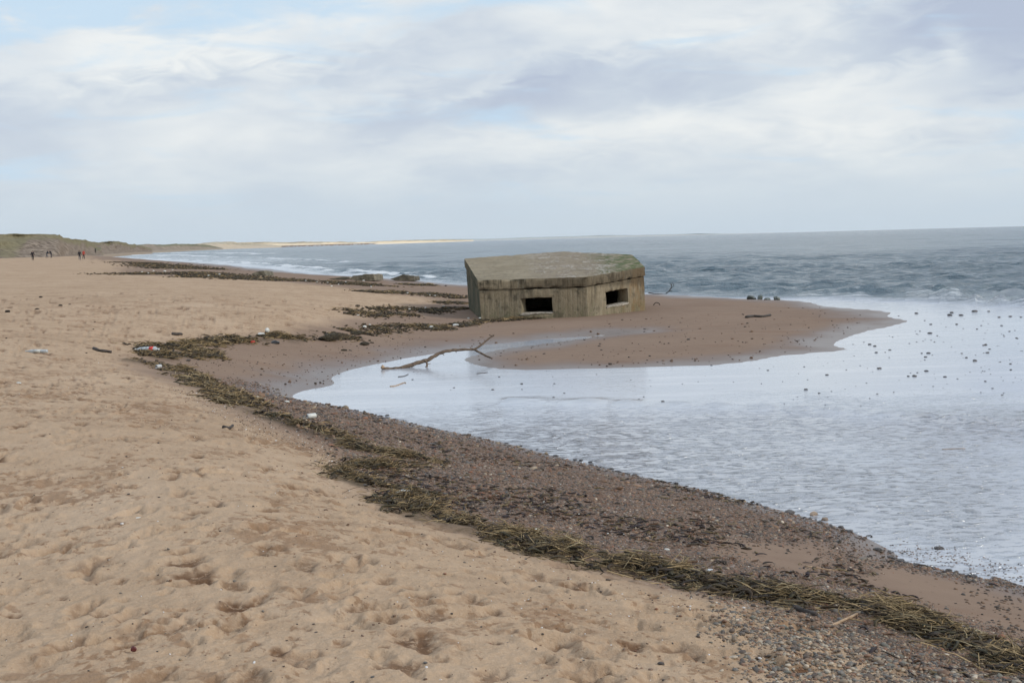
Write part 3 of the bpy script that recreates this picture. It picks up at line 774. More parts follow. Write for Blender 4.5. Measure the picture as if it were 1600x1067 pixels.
    bmesh.ops.remove_doubles(bm, verts=bm.verts, dist=1e-4)
    bmesh.ops.recalc_face_normals(bm, faces=bm.faces)
    # make sure the outside faces out
    finish('wall', bm, concrete, disp=.01)
    pale, t, b = material('chipped pale concrete'); Pn = t.new('ShaderNodeNewGeometry').outputs['Position']
    t.put(b.inputs['Base Color'], t.ramp(t.noise(Pn, 14, 5, .7), [(.35, (.16, .13, .10)), (.6, (.42, .38, .31))])); t.put(b.inputs['Roughness'], .9)
    for (a0, a1, b0, b1, c0, c1, nrm) in sills:
        outw = (a0 - b0); outw /= np.linalg.norm(outw); bm = bmesh.new(); e = (a1 - a0) / np.linalg.norm(a1 - a0)
        def slab(p0, p1, w, th):
            ds_ = [p0 + outw * .035, p1 + outw * .035, p1 - outw * w, p0 - outw * w]
            v0 = [bm.verts.new(p) for p in ds_]; v1 = [bm.verts.new(p - dn * -th) for p in ds_]
            bm.faces.new(v0); bm.faces.new(v1[::-1])
            for k in range(4): bm.faces.new([v0[k], v1[k], v1[(k + 1) % 4], v0[(k + 1) % 4]])
        slab(a0 - e * .03 - dn * .02, a1 + e * .03 - dn * .02, .30, .07)
        bmesh.ops.recalc_face_normals(bm, faces=bm.faces)
        finish('sill', bm, pale, disp=.012, cell=.06)
    return root


# ------------------------------------------------------------------ scattered material: pebbles, straw
def unit_pebble():
    bm = bmesh.new(); bmesh.ops.create_cube(bm, size=1.2); bmesh.ops.subdivide_edges(bm, edges=bm.edges, cuts=1, use_grid_fill=True)
    for v in bm.verts: v.co = v.co.normalized()
    V = np.array([v.co for v in bm.verts]); F = np.array([[v.index for v in f.verts] for f in bm.faces]); bm.free(); return V, F


PV, PF = unit_pebble()


def mat_attr_col(name, rough=.7, bumpscale=0, spec=.35):
    m, t, b = material(name); c = t.attr('tint', 'Color')
    P = t.new('ShaderNodeNewGeometry').outputs['Position']; n = t.noise(P, 90, 3, .6)
    t.put(b.inputs['Base Color'], t.mix(1.0, c, t.ramp(n, [(.3, .75), (.7, 1.2)]), 'MULTIPLY')); t.put(b.inputs['Roughness'], rough); t.put(b.inputs['Specular IOR Level'], spec)
    return m


def pebbles(name, P, size, cols, mat, sink=.3):
    n = len(P); z = surface(P)
    ang = RNG.uniform(0, 6.28, n); sc = np.stack([size * RNG.uniform(.8, 1.35, n), size * RNG.uniform(.6, 1, n), size * RNG.uniform(.35, .7, n)], 1)
    jit = 1 + RNG.uniform(-.22, .22, (n, len(PV), 1))
    V = PV[None] * jit * sc[:, None]
    tl = RNG.normal(0, .25, n); ct, st = np.cos(tl)[:, None], np.sin(tl)[:, None]
    V = np.stack([V[:, :, 0] * ct - V[:, :, 2] * st, V[:, :, 1], V[:, :, 0] * st + V[:, :, 2] * ct], 2)
    ca, sa = np.cos(ang)[:, None], np.sin(ang)[:, None]
    V = np.stack([V[:, :, 0] * ca - V[:, :, 1] * sa + P[:, 0, None], V[:, :, 0] * sa + V[:, :, 1] * ca + P[:, 1, None], V[:, :, 2] + (z + sc[:, 2] * sink)[:, None]], 2)
    F = PF[None] + (np.arange(n) * len(PV))[:, None, None]
    C = np.repeat(cols, len(PV), 0)
    return mesh_np(name, V.reshape(-1, 3), F.reshape(-1, 4), mat, {'tint': C})


def ground_table():
    u, v = np.meshgrid(np.arange(-80, 1740, 12.0), np.arange(425, 1150, 6.0)); sh = u.shape; u = u.ravel(); v = v.ravel()
    D = fw[None] + rt[None] * ((u - 800) / FPX)[:, None] + up[None] * ((533.5 - v) / FPX)[:, None]; zz = np.full(len(u), .5)
    for _ in range(8): Q = (D * ((zz - CAM[2]) / D[:, 2])[:, None])[:, :2]; zz = .4 * zz + .6 * np.clip(ground(Q), -.01, 1.5)
    return Q.reshape(*sh, 2)


GTAB = ground_table()


def scatter(poly, n, dens=None, v0=430, v1=1130, u0_=-60, u1_=1700):
    """n candidate ground points, evenly over the view, kept where they fall in the polygon"""
    out = []; W_ = poly; guard = 0
    while n > 0 and guard < 60:
        guard += 1; k = 120000; u = RNG.uniform(u0_, u1_, k); v = RNG.uniform(v0, v1, k)
        fu = (u + 80) / 12; fv = (v - 425) / 6; i = fu.astype(int); j = fv.astype(int); a = (fu - i)[:, None]; b_ = (fv - j)[:, None]
        T = GTAB
        Q = (T[j, i] * (1 - a) + T[j, i + 1] * a) * (1 - b_) + (T[j + 1, i] * (1 - a) + T[j + 1, i + 1] * a) * b_
        bb = (Q[:, 0] > W_[:, 0].min() - .6) & (Q[:, 0] < W_[:, 0].max() + .6) & (Q[:, 1] > W_[:, 1].min() - .6) & (Q[:, 1] < W_[:, 1].max() + .6); Q = Q[bb]
        f = sdf(Q, poly); p = sstep(f, -.25, .2) if dens is None else dens(Q, f)
        Q = Q[RNG.random(len(Q)) < p]
        out.append(Q[:n]); n -= len(out[-1])
    return np.concatenate(out)


PEB_COLS = np.array([(.06, .05, .043), (.09, .07, .055), (.15, .10, .07), (.19, .125, .082), (.24, .16, .11), (.16, .145, .125), (.27, .225, .17), (.20, .10, .06), (.10, .10, .10), (.5, .46, .4), (.14, .09, .06)])
PEB_COLS = PEB_COLS * np.array([.95, .86, .74])
PEB_W = np.array([.16, .16, .16, .13, .08, .1, .05, .06, .06, .012, .1]); PEB_W /= PEB_W.sum()


def build_gravel():
    m = mat_attr_col('pebble', .55)
    ok = lambda P: P[ground(P) > .004]
    P = ok(scatter(GRAVEL, 76000, v0=590)); d = np.hypot(*P.T)
    sz = np.clip(RNG.lognormal(math.log(.0064), .5, len(P)), .003, .04) * np.clip(d / 11, .75, 2.0)
    o = pebbles('shingle', P, sz, PEB_COLS[RNG.choice(len(PEB_COLS), len(P), p=PEB_W)] * RNG.uniform(.75, 1.25, (len(P), 1)), m, .15)
    tag(o, 'red brown wet gravel bank of tiny pebbles along the pool edge', 'gravel', kind='stuff')
    P = ok(scatter(SHINGLE, 9000, dens=lambda Q, f: sstep(f + .25 * fbm(Q[:, 0] * 2, Q[:, 1] * 2, 3, 4), -.2, .5), v0=930)); d = np.hypot(*P.T)
    sz = np.clip(RNG.lognormal(math.log(.0058), .5, len(P)), .0025, .020)
    c2 = np.array([(.32, .27, .21), (.22, .18, .14), (.17, .165, .16), (.26, .18, .13), (.10, .085, .075), (.20, .12, .08), (.42, .38, .32), (.15, .15, .13), (.12, .09, .07)])
    o = pebbles('shingle', P, sz, c2[RNG.integers(0, len(c2), len(P))] * np.array([1.08, .98, .84]) * RNG.uniform(.6, 1.0, (len(P), 1)), m, .25)
    tag(o, 'loose pale and grey dry pebbles on sand at the bottom right corner', 'pebbles', kind='stuff')
    # grit strewn over the sand either side
    P = np.vstack([scatter(FINE, 1500, v0=560, v1=800), scatter(DRY, 1300, v0=560, v1=1080, dens=lambda Q, f: (f > .1) * (.05 + np.exp(-f / .8)))])
    sz = np.clip(RNG.lognormal(math.log(.0042), .45, len(P)), .002, .013)
    cc = np.where(RNG.random((len(P), 1)) < .16, np.array([[.6, .57, .53]]), PEB_COLS[RNG.choice(len(PEB_COLS), len(P), p=PEB_W)])
    o = pebbles('grit', P, sz, cc, m, .3); tag(o, 'fine grit and shell crumbs strewn over the dry sand', 'grit', kind='stuff')
    # damp sand patch and spit: sparse dark pebbles
    BAR = smooth_line([px_z(u, v) for u, v in [(1395, 858), (1440, 866), (1500, 877), (1560, 890), (1640, 905)]], 4)
    i = RNG.integers(0, len(BAR), 450); P = BAR[i] + RNG.normal(0, 1, (450, 2)) * np.array([.20, .15])
    global surface
    sv = surface; surface = lambda Q: np.full(len(Q), -.002)
    o = pebbles('shingle', P, RNG.uniform(.005, .012, 450), PEB_COLS[RNG.choice(6, 450)] * .9, m, .1); surface = sv
    tag(o, 'thin pebble bar trailing into the pool at the right edge', 'pebbles', kind='stuff')
    WETS = pxline([(1150, 850), (1600, 915), (1600, 1000), (1300, 450)], 1)
    P = ok(scatter(WETS, 700, v0=820)); sz = RNG.uniform(.006, .016, len(P))
    SP = pxline([(700, 600), (700, 530), (1000, 495), (1200, 475), (1290, 478), (1400, 500), (1300, 550), (1000, 578)], 1)
    P2 = scatter(SP, 420, v0=470, v1=600); P2 = P2[ground(P2) > .01]; s2 = RNG.lognormal(math.log(.02), .4, len(P2))
    P3 = scatter(pxline([(240, 560), (480, 540), (700, 500), (730, 480), (560, 470), (700, 560), (500, 600), (350, 590)], 1), 500, v0=460, v1=610); s3 = RNG.lognormal(math.log(.014), .4, len(P3))
    P = np.vstack([P, P2, P3]); sz = np.concatenate([sz, s2, s3])
    o = pebbles('grit', P, sz, PEB_COLS[RNG.choice(4, len(P))] * .8, m, .3); tag(o, 'small dark pebbles strewn thinly over the damp brown sand', 'grit', kind='stuff')


def straws(name, base, ang, L, rad, cols, lift, mat, flat=1.0, curl=.5, seg=5):
    """thin bent stalks lying on the ground; base (n,3)"""
    n = len(base); ts = np.linspace(-.5, .5, seg)
    cv = RNG.normal(0, curl, n); pit = RNG.normal(0, .22, n) * lift
    pts = np.zeros((n, seg, 3)); a = ang[:, None] + cv[:, None] * ts[None] * 2
    step = (L / (seg - 1))[:, None]
    dx = np.cos(a) * step; dy = np.sin(a) * step
    pts[:, :, 0] = np.cumsum(dx, 1) - dx.sum(1, keepdims=True) / 2 + base[:, 0, None]
    pts[:, :, 1] = np.cumsum(dy, 1) - dy.sum(1, keepdims=True) / 2 + base[:, 1, None]
    pts[:, :, 2] = base[:, 2, None] + (ts[None] * L[:, None]) * pit[:, None] - (ts[None] ** 2) * L[:, None] * np.abs(RNG.normal(0, .35, (n, 1)))
    V = np.zeros((n, seg, 3, 3))
    for k in range(3):
        th = 2 * math.pi * k / 3; off = math.cos(th); oz = math.sin(th)
        rr = rad[:, None] * (1 - .6 * np.abs(ts[None] * 2) ** 2)
        V[:, :, k, 0] = pts[:, :, 0] - np.sin(a) * rr * off * flat; V[:, :, k, 1] = pts[:, :, 1] + np.cos(a) * rr * off * flat; V[:, :, k, 2] = pts[:, :, 2] + rr * oz
    F = []
    for j in range(seg - 1):
        for k in range(3): F.append([j * 3 + k, j * 3 + (k + 1) % 3, (j + 1) * 3 + (k + 1) % 3, (j + 1) * 3 + k])
    F = np.array(F)[None] + (np.arange(n) * seg * 3)[:, None, None]
    return V.reshape(-1, 3), F.reshape(-1, 4), np.repeat(cols, seg * 3, 0)


STRAW = np.array([(.30, .225, .11), (.20, .15, .075), (.42, .32, .17), (.13, .095, .05), (.21, .165, .08), (.40, .34, .2), (.05, .04, .025), (.07, .055, .03)])
STRAW_W = np.array([.22, .18, .17, .12, .1, .07, .07, .07])


def band_points(ln, hw, n, gapscale=1.0):
    seg = np.hypot(*np.diff(ln, axis=0).T); cum = np.concatenate([[0], np.cumsum(seg)]); out = []
    while sum(len(o) for o in out) < n:
        k = n; t = RNG.uniform(0, cum[-1], k); i = np.clip(np.searchsorted(cum, t) - 1, 0, len(seg) - 1); f = (t - cum[i]) / seg[i]
        p = ln[i] + (ln[i + 1] - ln[i]) * f[:, None]; dr = (ln[i + 1] - ln[i]) / seg[i][:, None]
        off = RNG.normal(0, hw * .62, k); q = p + np.stack([-dr[:, 1], dr[:, 0]], 1) * off[:, None]
        kk = max(1.0, np.hypot(*ln.mean(0)) / 22)
        keep = RNG.random(k) < np.clip(.36 + 2.5 * fbm(q[:, 0] * 1.7 / kk, q[:, 1] * 1.7 / kk, 3, 71) - np.abs(off) / hw * .2, .03, 1)
        an = np.arctan2(dr[:, 1], dr[:, 0])
        out.append(np.column_stack([q, an])[keep])
    return np.concatenate(out)[:n]


def wrack(name, label, ln, hw, n, L=(.08, .34), rad=(.0016, .0045), h=.10, weed=.35, mat=None, cat='seaweed'):
    B = band_points(ln, hw, n); P = B[:, :2]; z = surface(P)
    z = z + RNG.random(len(P)) ** 1.6 * h * np.clip(.4 + 1.4 * fbm(P[:, 0] * 3.3, P[:, 1] * 3.3, 3, 31), .1, 1.2)
    ang = B[:, 2] + RNG.normal(0, .75, len(P)); sl = RNG.uniform(*L, len(P)) * RNG.uniform(.5, 1, len(P))
    hi = (z - surface(P)) / max(h, .01)
    cols = STRAW[RNG.choice(len(STRAW), len(P), p=STRAW_W / STRAW_W.sum())] * RNG.uniform(.5, 1.15, (len(P), 1)) * np.array([1.0, .93, .9])
    V, F, C = straws(name, np.column_stack([P, z]), ang, sl, RNG.uniform(*rad, len(P)), cols, 1.0, mat)
    # dark leathery weed under and among the stalks
    nw = int(n * weed); B = band_points(ln, hw * .9, nw); P = B[:, :2]; z = surface(P) + RNG.random(nw) * h * .5
    c2 = np.array([(.035, .026, .018), (.055, .038, .022), (.075, .055, .027), (.05, .042, .022)])[RNG.integers(0, 4, nw)]
    V2, F2, C2 = straws(name, np.column_stack([P, z]), RNG.uniform(0, 6.28, nw), RNG.uniform(.05, .16, nw) * L[1] / .34, RNG.uniform(.006, .014, nw) * rad[1] / .006, c2, .8, mat, 1.6, 1.4)
    V = np.vstack([V, V2]); F = np.vstack([F, F2 + len(V) - len(V2)]); C = np.vstack([C, C2])
    o = mesh_np(name, V, F, mat, {'tint': C}); tag(o, label, cat, kind='stuff'); return o


def build_wrack():
    m = mat_attr_col('dried weed', .75, spec=.25)
    P = scatter(GRAVEL, 2600, v0=600, dens=lambda Q, f: sstep(f, -.3, .1) * np.clip(.25 + 1.6 * fbm(Q[:, 0] * .9, Q[:, 1] * .9, 3, 88), .02, 1)); n = len(P); d = np.hypot(*P.T)
    c2 = np.array([(.03, .022, .016), (.05, .035, .02), (.10, .055, .03), (.15, .11, .055), (.04, .03, .03)])[RNG.integers(0, 5, n)]
    V, F, C = straws('x', np.column_stack([P, surface(P) + .012]), RNG.uniform(0, 6.28, n), RNG.uniform(.03, .13, n), RNG.uniform(.003, .009, n), c2, .6, m, 1.8, 1.2)
    o = mesh_np('weed_scraps', V, F, m, {'tint': C}); tag(o, 'dark scraps of weed and bark strewn over the gravel bank', 'seaweed', kind='stuff')
    wrack('seaweed_line', 'thick band of straw and dark seaweed from centre to the bottom right corner', *WRACKS['near'][:2], 7600, weed=.22, h=.085, mat=m)
    wrack('seaweed_line', 'ragged patches of straw and seaweed on the gravel left of the pool', *WRACKS['mid'][:2], 4800, weed=.22, h=.07, mat=m)
    wrack('seaweed_line', 'olive seaweed band running from the sand hook down to the white can', *WRACKS['left'][:2], 5200, weed=.25, L=(.1, .4), rad=(.0035, .008), h=.07, mat=m)
    wrack('seaweed_line', 'upper arm of olive seaweed leading from the hook toward the pillbox', *WRACKS['arm'][:2], 4400, weed=.3, L=(.1, .45), rad=(.004, .0085), h=.08, mat=m)
    wrack('seaweed_line', 'short spur of seaweed inside the hook beside the red bottle', *WRACKS['tail'][:2], 2200, L=(.1, .4), rad=(.004, .009), h=.08, mat=m)
    far = [([(460, 530), (510, 528), (540, 524)], .35, 500, 'thin seaweed tufts on brown sand right of the long arm'),
           ([(560, 521), (600, 517), (650, 512), (690, 511)], .5, 1600, 'seaweed strip left of the driftwood branch end'),
           ([(700, 510), (745, 504), (770, 502), (812, 498), (830, 499)], .35, 1500, 'seaweed gathered at the left foot of the pillbox'),
           ([(545, 492), (600, 488), (660, 484), (690, 485)], .7, 1500, 'middle seaweed streak on the sand left of the pillbox'),
           ([(570, 497), (640, 492)], .4, 350, 'faint scatter of weed just below the middle streak'),
           ([(690, 482), (725, 484)], .5, 500, 'small weed heap touching the pillbox left wall'),
           ([(590, 458), (640, 458), (680, 463), (728, 466)], .9, 1700, 'seaweed streak below the fallen concrete blocks'),
           ([(680, 474), (728, 474)], .5, 500, 'short weed strip just left of the pillbox wall'),
           ([(420, 436), (470, 440), (520, 441), (570, 446), (610, 447)], 1.2, 3200, 'dark seaweed mass in front of the fallen concrete blocks'),
           ([(630, 445), (675, 446)], 1.0, 500, 'thin weed line below the right fallen block'),
           ([(190, 427), (250, 429), (300, 426), (340, 431), (400, 436), (440, 438)], 2.0, 3200, 'distant seaweed band with white debris on the upper beach'),
           ([(190, 410), (230, 412), (270, 418), (300, 421)], 3.0, 1500, 'farthest dark seaweed line beside the surf'),
           ([(300, 434), (350, 432), (380, 434)], 1.5, 500, 'dark weed streak between two distant bands')]
    for pl, hw, n, lab in far:
        ln = pxline(pl, 3); dist = np.hypot(*ln.mean(0)); k = dist / 28
        wrack('seaweed_line', lab, ln, hw * 1.15, int(n * 1.0), L=(.10 * k ** .6, .34 * k ** .6), rad=(.004 * k ** .7, .009 * k ** .7), h=.05 + .022 * k, weed=1.3, mat=m)


# ------------------------------------------------------------------ individual things
def rock_mesh(seed, sub=2, squash=.6, jag=.25, cuts=5):
    rs = random.Random(seed); bm = bmesh.new(); bmesh.ops.create_icosphere(bm, subdivisions=sub, radius=1)
    pl = [(Vector((rs.gauss(0, 1), rs.gauss(0, 1), rs.gauss(0, .7))).normalized(), rs.uniform(.55, .85)) for _ in range(cuts)]
    for v in bm.verts:
        for n, d in pl:
            k = v.co.dot(n)
            if k > d: v.co -= n * (k - d) * .9
        f = 1 + jag * float(vnoise(np.array([v.co.x * 2 + seed]), np.array([v.co.y * 2 + v.co.z * 1.7]), seed)[0])
        v.co *= f; v.co.z *= squash
    me = bpy.data.meshes.new('stone'); bm.to_mesh(me); bm.free()
    for p in me.polygons: p.use_smooth = jag < .2
    return me


def mat_stone(name, c1, c2, rough=.45, scale=9):
    m, t, b = material(name); P = t.new('ShaderNodeTexCoord').outputs['Object']
    n = t.noise(P, scale, 6, .7)
    r = t.new('ShaderNodeObjectInfo').outputs['Random']
    t.put(b.inputs['Base Color'], t.mix(1.0, t.ramp(n, [(.35, c1), (.65, c2)]), t.ramp(r, [(0, .6), (1, 1.5)]), 'MULTIPLY')); t.put(b.inputs['Roughness'], rough)
    t.put(b.inputs['Normal'], t.bump(n, .5, .03)); return m


FLAT_STONES = [(1453, 521, 8), (1523, 564, 8), (1523, 487, 9), (1487, 489, 7), (1484, 493, 8), (1373, 576, 8), (1451, 552, 7), (1367, 541, 6), (1369, 551, 6), (1454, 507, 5),
               (1432, 490, 6), (1390, 547, 5), (1447, 580, 7), (1561, 496, 5), (1495, 507, 5), (1429, 588, 9), (1259, 609, 7), (1476, 589, 6), (1566, 617, 4), (1551, 607, 4),
               (1292, 586, 6), (1510, 559, 5), (1540, 539, 6), (1565, 509, 5), (1502, 493, 8), (1545, 487, 5), (865, 621, 5), (868, 711, 11), (922, 722, 8), (955, 731, 10), (1233, 799, 18),
               (1271, 804, 15), (1288, 812, 14), (1468, 857, 16), (605, 649, 9), (1112, 571, 4), (815, 600, 6), (770, 609, 5)]


def build_stones():
    sm = mat_stone('wet dark stone', (.03, .026, .024), (.09, .075, .065), .3)
    meshes = [rock_mesh(s, 2, .42, .28, 4) for s in range(6)]
    for me in meshes: me.materials.append(sm)
    def put(u, v, wpx, label, group=None, j=0, tall=1.0, mesh=None, zz=None):
        p = pxg(u, v); d = np.hypot(*p); r = wpx / 2 / FPX * d
        o = bpy.data.objects.new('stone', mesh or meshes[j % 6]); COL.objects.link(o)
        z = max(float(ground(p[None])[0]), 0) if zz is None else zz
        o.location = (p[0], p[1], z + r * .15); o.rotation_euler = (0, 0, random.uniform(0, 6.28)); o.scale = (r, r * random.uniform(.7, 1), r * tall * random.uniform(.8, 1.1))
        tag(o, label, 'stone', group); return o
    named = {(1233, 799): 'largest dark rounded stone on the gravel edge of the pool', (1271, 804): 'brown pointed stone at the pool edge beside the pale flat one', (1288, 812): 'pale flat stone at the pool edge next to the brown one',
             (1468, 857): 'dark stone at the tip of the pebble bar on the right', (868, 711): 'brown stone alone at the pool edge below the driftwood', (922, 722): 'small stone at the pool edge left of the black one',
             (955, 731): 'black stone at the pool edge in the middle', (605, 649): 'small grey stone on the left rim of the pool', (1429, 588): 'roundest and lowest dark stone on the wet flats',
             (1523, 564): 'tall dark stone standing on the wet flats at right', (1259, 609): 'lone brown stone on the still water left of the flats'}
    for i, (u, v, w) in enumerate(FLAT_STONES):
        if (u, v) in named:
            o = put(u, v, w, named[(u, v)], None, i, 1.3 if (u, v) == (1271, 804) else 1.0)
            if (u, v) == (1288, 812) or (u, v) == (1271, 804):
                me = o.data.copy(); me.materials.clear(); me.materials.append(mat_stone('tan stone', (.2, .13, .09), (.34, .26, .18), .6)); o.data = me
        else: put(u, v, w, 'small dark wet stone scattered on the shining tidal flats', 'stones on the tidal flats', i)
    cnt = 0
    while cnt < 215:
        u = 1600 - abs(random.gauss(0, 200)) + random.uniform(0, 60); v = random.gauss(545, 40)
        if cnt > 150: u = random.uniform(640, 1600); v = random.uniform(575, 640) if u < 1200 else random.uniform(575, 650)
        if not (478 < v < 660) or u > 1690: continue
        p = px_z(u, v)
        if float(ground(p[None])[0]) > -.005: continue
        put(u, v, min(random.lognormvariate(math.log(2.2), .45), 6), 'small dark wet stone scattered on the shining tidal flats', 'stones on the tidal flats', cnt, zz=0.0); cnt += 1
    # stones peppered along the gravel rim
    for k in range(70):
        t = random.random(); rim = shore[3 + 3 * 3: 3 + 3 * 17]; q = rim[int(t * (len(rim) - 1))]; p = q + np.array([random.gauss(-.05, .06), random.gauss(-.05, .06)])
        o = bpy.data.objects.new('stone', meshes[k % 6]); COL.objects.link(o); r = random.uniform(.012, .04)
        o.location = (p[0], p[1], max(float(ground(p[None])[0]), 0) + r * .2); o.scale = (r, r * .8, r); o.rotation_euler = (0, 0, random.uniform(0, 6))
        tag(o, 'small dark stone along the gravel rim of the pool', 'stone', 'stones along the pool rim')
    # four upright stones by the surf, and concrete blocks
    gm = mat_stone('grey green boulder', (.05, .06, .05), (.13, .14, .12), .6, 4)
    labs = ['leftmost squat grey stone of the four at the surf edge', 'tall leaning grey stone second from left at the surf edge', 'lowest pale stone between the taller ones at the surf edge', 'rightmost grey wedge stone of the four at the surf edge']
    for i, (u, v, w, h) in enumerate([(1175, 466.5, 13, 4.5), (1188, 466.5, 10, 5.5), (1198, 467.5, 9, 3), (1213.5, 467.5, 11, 4)]):
        me = rock_mesh(40 + i, 3, 1.0, .3, 7); me.materials.append(gm); p = px_z(u, v, .05); d = np.hypot(*p)
        o = bpy.data.objects.new('stone', me); COL.objects.link(o); o.location = (p[0], p[1], .05); r = w / 2 / FPX * d
        o.scale = (r * 1.2, r * .9, h / FPX * d * 1.05); o.rotation_euler = (0, (.25, -.35, .1, -.2)[i], i * 1.3)
        tag(o, labs[i], 'stone', 'stones standing at the surf edge')
    cm = mat_stone('fallen concrete', (.055, .052, .035), (.20, .17, .12), .9, 2.2)
    def block(name, label, outline, v_base, dep, cat):
        """outline: photo places of the near face, left to right along the top, then the base; extruded away"""
        y = pxg(outline[0][0], v_base)[1]; yb = y
        pts = [px_y(u, v, yb) for u, v in outline]; c = pts[0].copy(); c[2] = 0
        bm = bmesh.new(); a = [bm.verts.new(p - c) for p in pts]; b_ = [bm.verts.new((p - c) * np.array([.93, 1, .9]) + np.array([dep * .25, dep, 0])) for p in pts]
        bm.faces.new(a); bm.faces.new(b_[::-1]); k = len(pts)
        for i in range(k): bm.faces.new([a[i], b_[i], b_[(i + 1) % k], a[(i + 1) % k]])
        bmesh.ops.recalc_face_normals(bm, faces=bm.faces); bmesh.ops.triangulate(bm, faces=bm.faces); bmesh.ops.subdivide_edges(bm, edges=bm.edges, cuts=3, use_grid_fill=True)
        co = np.array([v.co for v in bm.verts]); f = fbm(co[:, 0] * 3, co[:, 2] * 3 + co[:, 1] * 2, 3, 6) * .09
        for v, s_ in zip(bm.verts, f): v.co += v.normal * s_
        me = bpy.data.meshes.new(name); bm.to_mesh(me); bm.free(); me.materials.append(cm)
        o = bpy.data.objects.new(name, me); COL.objects.link(o); o.location = c; tag(o, label, cat); return o
    block('concrete_block', 'left fallen concrete block with dark hollow side by the surf', [(547, 437), (551, 431), (565, 430), (572, 428.5), (583, 428.5), (585, 438), (566, 440)], 438.5, 2.0, 'concrete block')
    block('concrete_block', 'right fallen concrete block with peaked top beside the surf', [(609, 436), (629, 429.5), (638, 431.5), (646, 431.5), (647, 439), (625, 441)], 438.5, 1.6, 'concrete block')
    block('concrete_block', 'small wedge of concrete far left near the surf line', [(393, 429.5), (400, 424.5), (412, 423), (415.5, 431), (405, 432)], 430.5, 1.6, 'concrete block')
    block('concrete_slab', 'flat dark slab lying left of the fallen concrete blocks', [(512, 436), (530, 433.5), (545, 433), (546, 435), (530, 436.5)], 436.5, 1.0, 'concrete slab')


# branches -----------------------------------------------------------
def mat_wood(name, c1, c2):
    m, t, b = material(name); P = t.new('ShaderNodeTexCoord').outputs['Object']; n = t.noise(t.mapv(P, (3, 3, 3)), 4.0, 6, .7)
    t.put(b.inputs['Base Color'], t.ramp(n, [(.35, c1), (.62, c2)])); t.put(b.inputs['Roughness'], .8); t.put(b.inputs['Normal'], t.bump(n, .7, .03)); return m


def limb(bm, pts, rads, sides=8):
    """tapering limb with a slightly knotty outline"""
    pts = [Vector(p) for p in pts]; rings = []
    for i, p in enumerate(pts):
        d = (pts[min(i + 1, len(pts) - 1)] - pts[max(i - 1, 0)]).normalized(); a = d.cross(Vector((.13, .2, 1))).normalized(); b = d.cross(a)
        rings.append([bm.verts.new(p + (a * math.cos(6.283 * k / sides) + b * math.sin(6.283 * k / sides)) * rads[i] * (1 + .12 * math.sin(k * 2.4 + i * 1.7))) for k in range(sides)])
    for r1, r2 in zip(rings, rings[1:]):
        for k in range(sides): bm.faces.new([r1[k], r1[(k + 1) % sides], r2[(k + 1) % sides], r2[k]])
    bm.faces.new(rings[0][::-1]); bm.faces.new(rings[-1])


def px_limb(bm, spec, y0, c, sub=4):
    """spec rows: (u, v, metres beyond y0, radius in photo px)"""
    s = smooth_line(np.array(spec, float), sub); pts = []; rads = []
    for i, (u, v, dy, r) in enumerate(s):
        p = px_y(u, v, y0 + dy); pts.append(p - c); rads.append(max(r, .3) / FPX * (y0 + dy) * (1 + .1 * math.sin(i * 2.1)))
    limb(bm, pts, rads)


def obj_bm(name, bm, mat, loc=(0, 0, 0), parent=None, smooth=True):
    bmesh.ops.recalc_face_normals(bm, faces=bm.faces)
    me = bpy.data.meshes.new(name); bm.to_mesh(me); bm.free(); me.materials.append(mat)
    for p in me.polygons: p.use_smooth = smooth
    o = bpy.data.objects.new(name, me); COL.objects.link(o); o.location = loc
    if parent: o.parent = parent
    return o


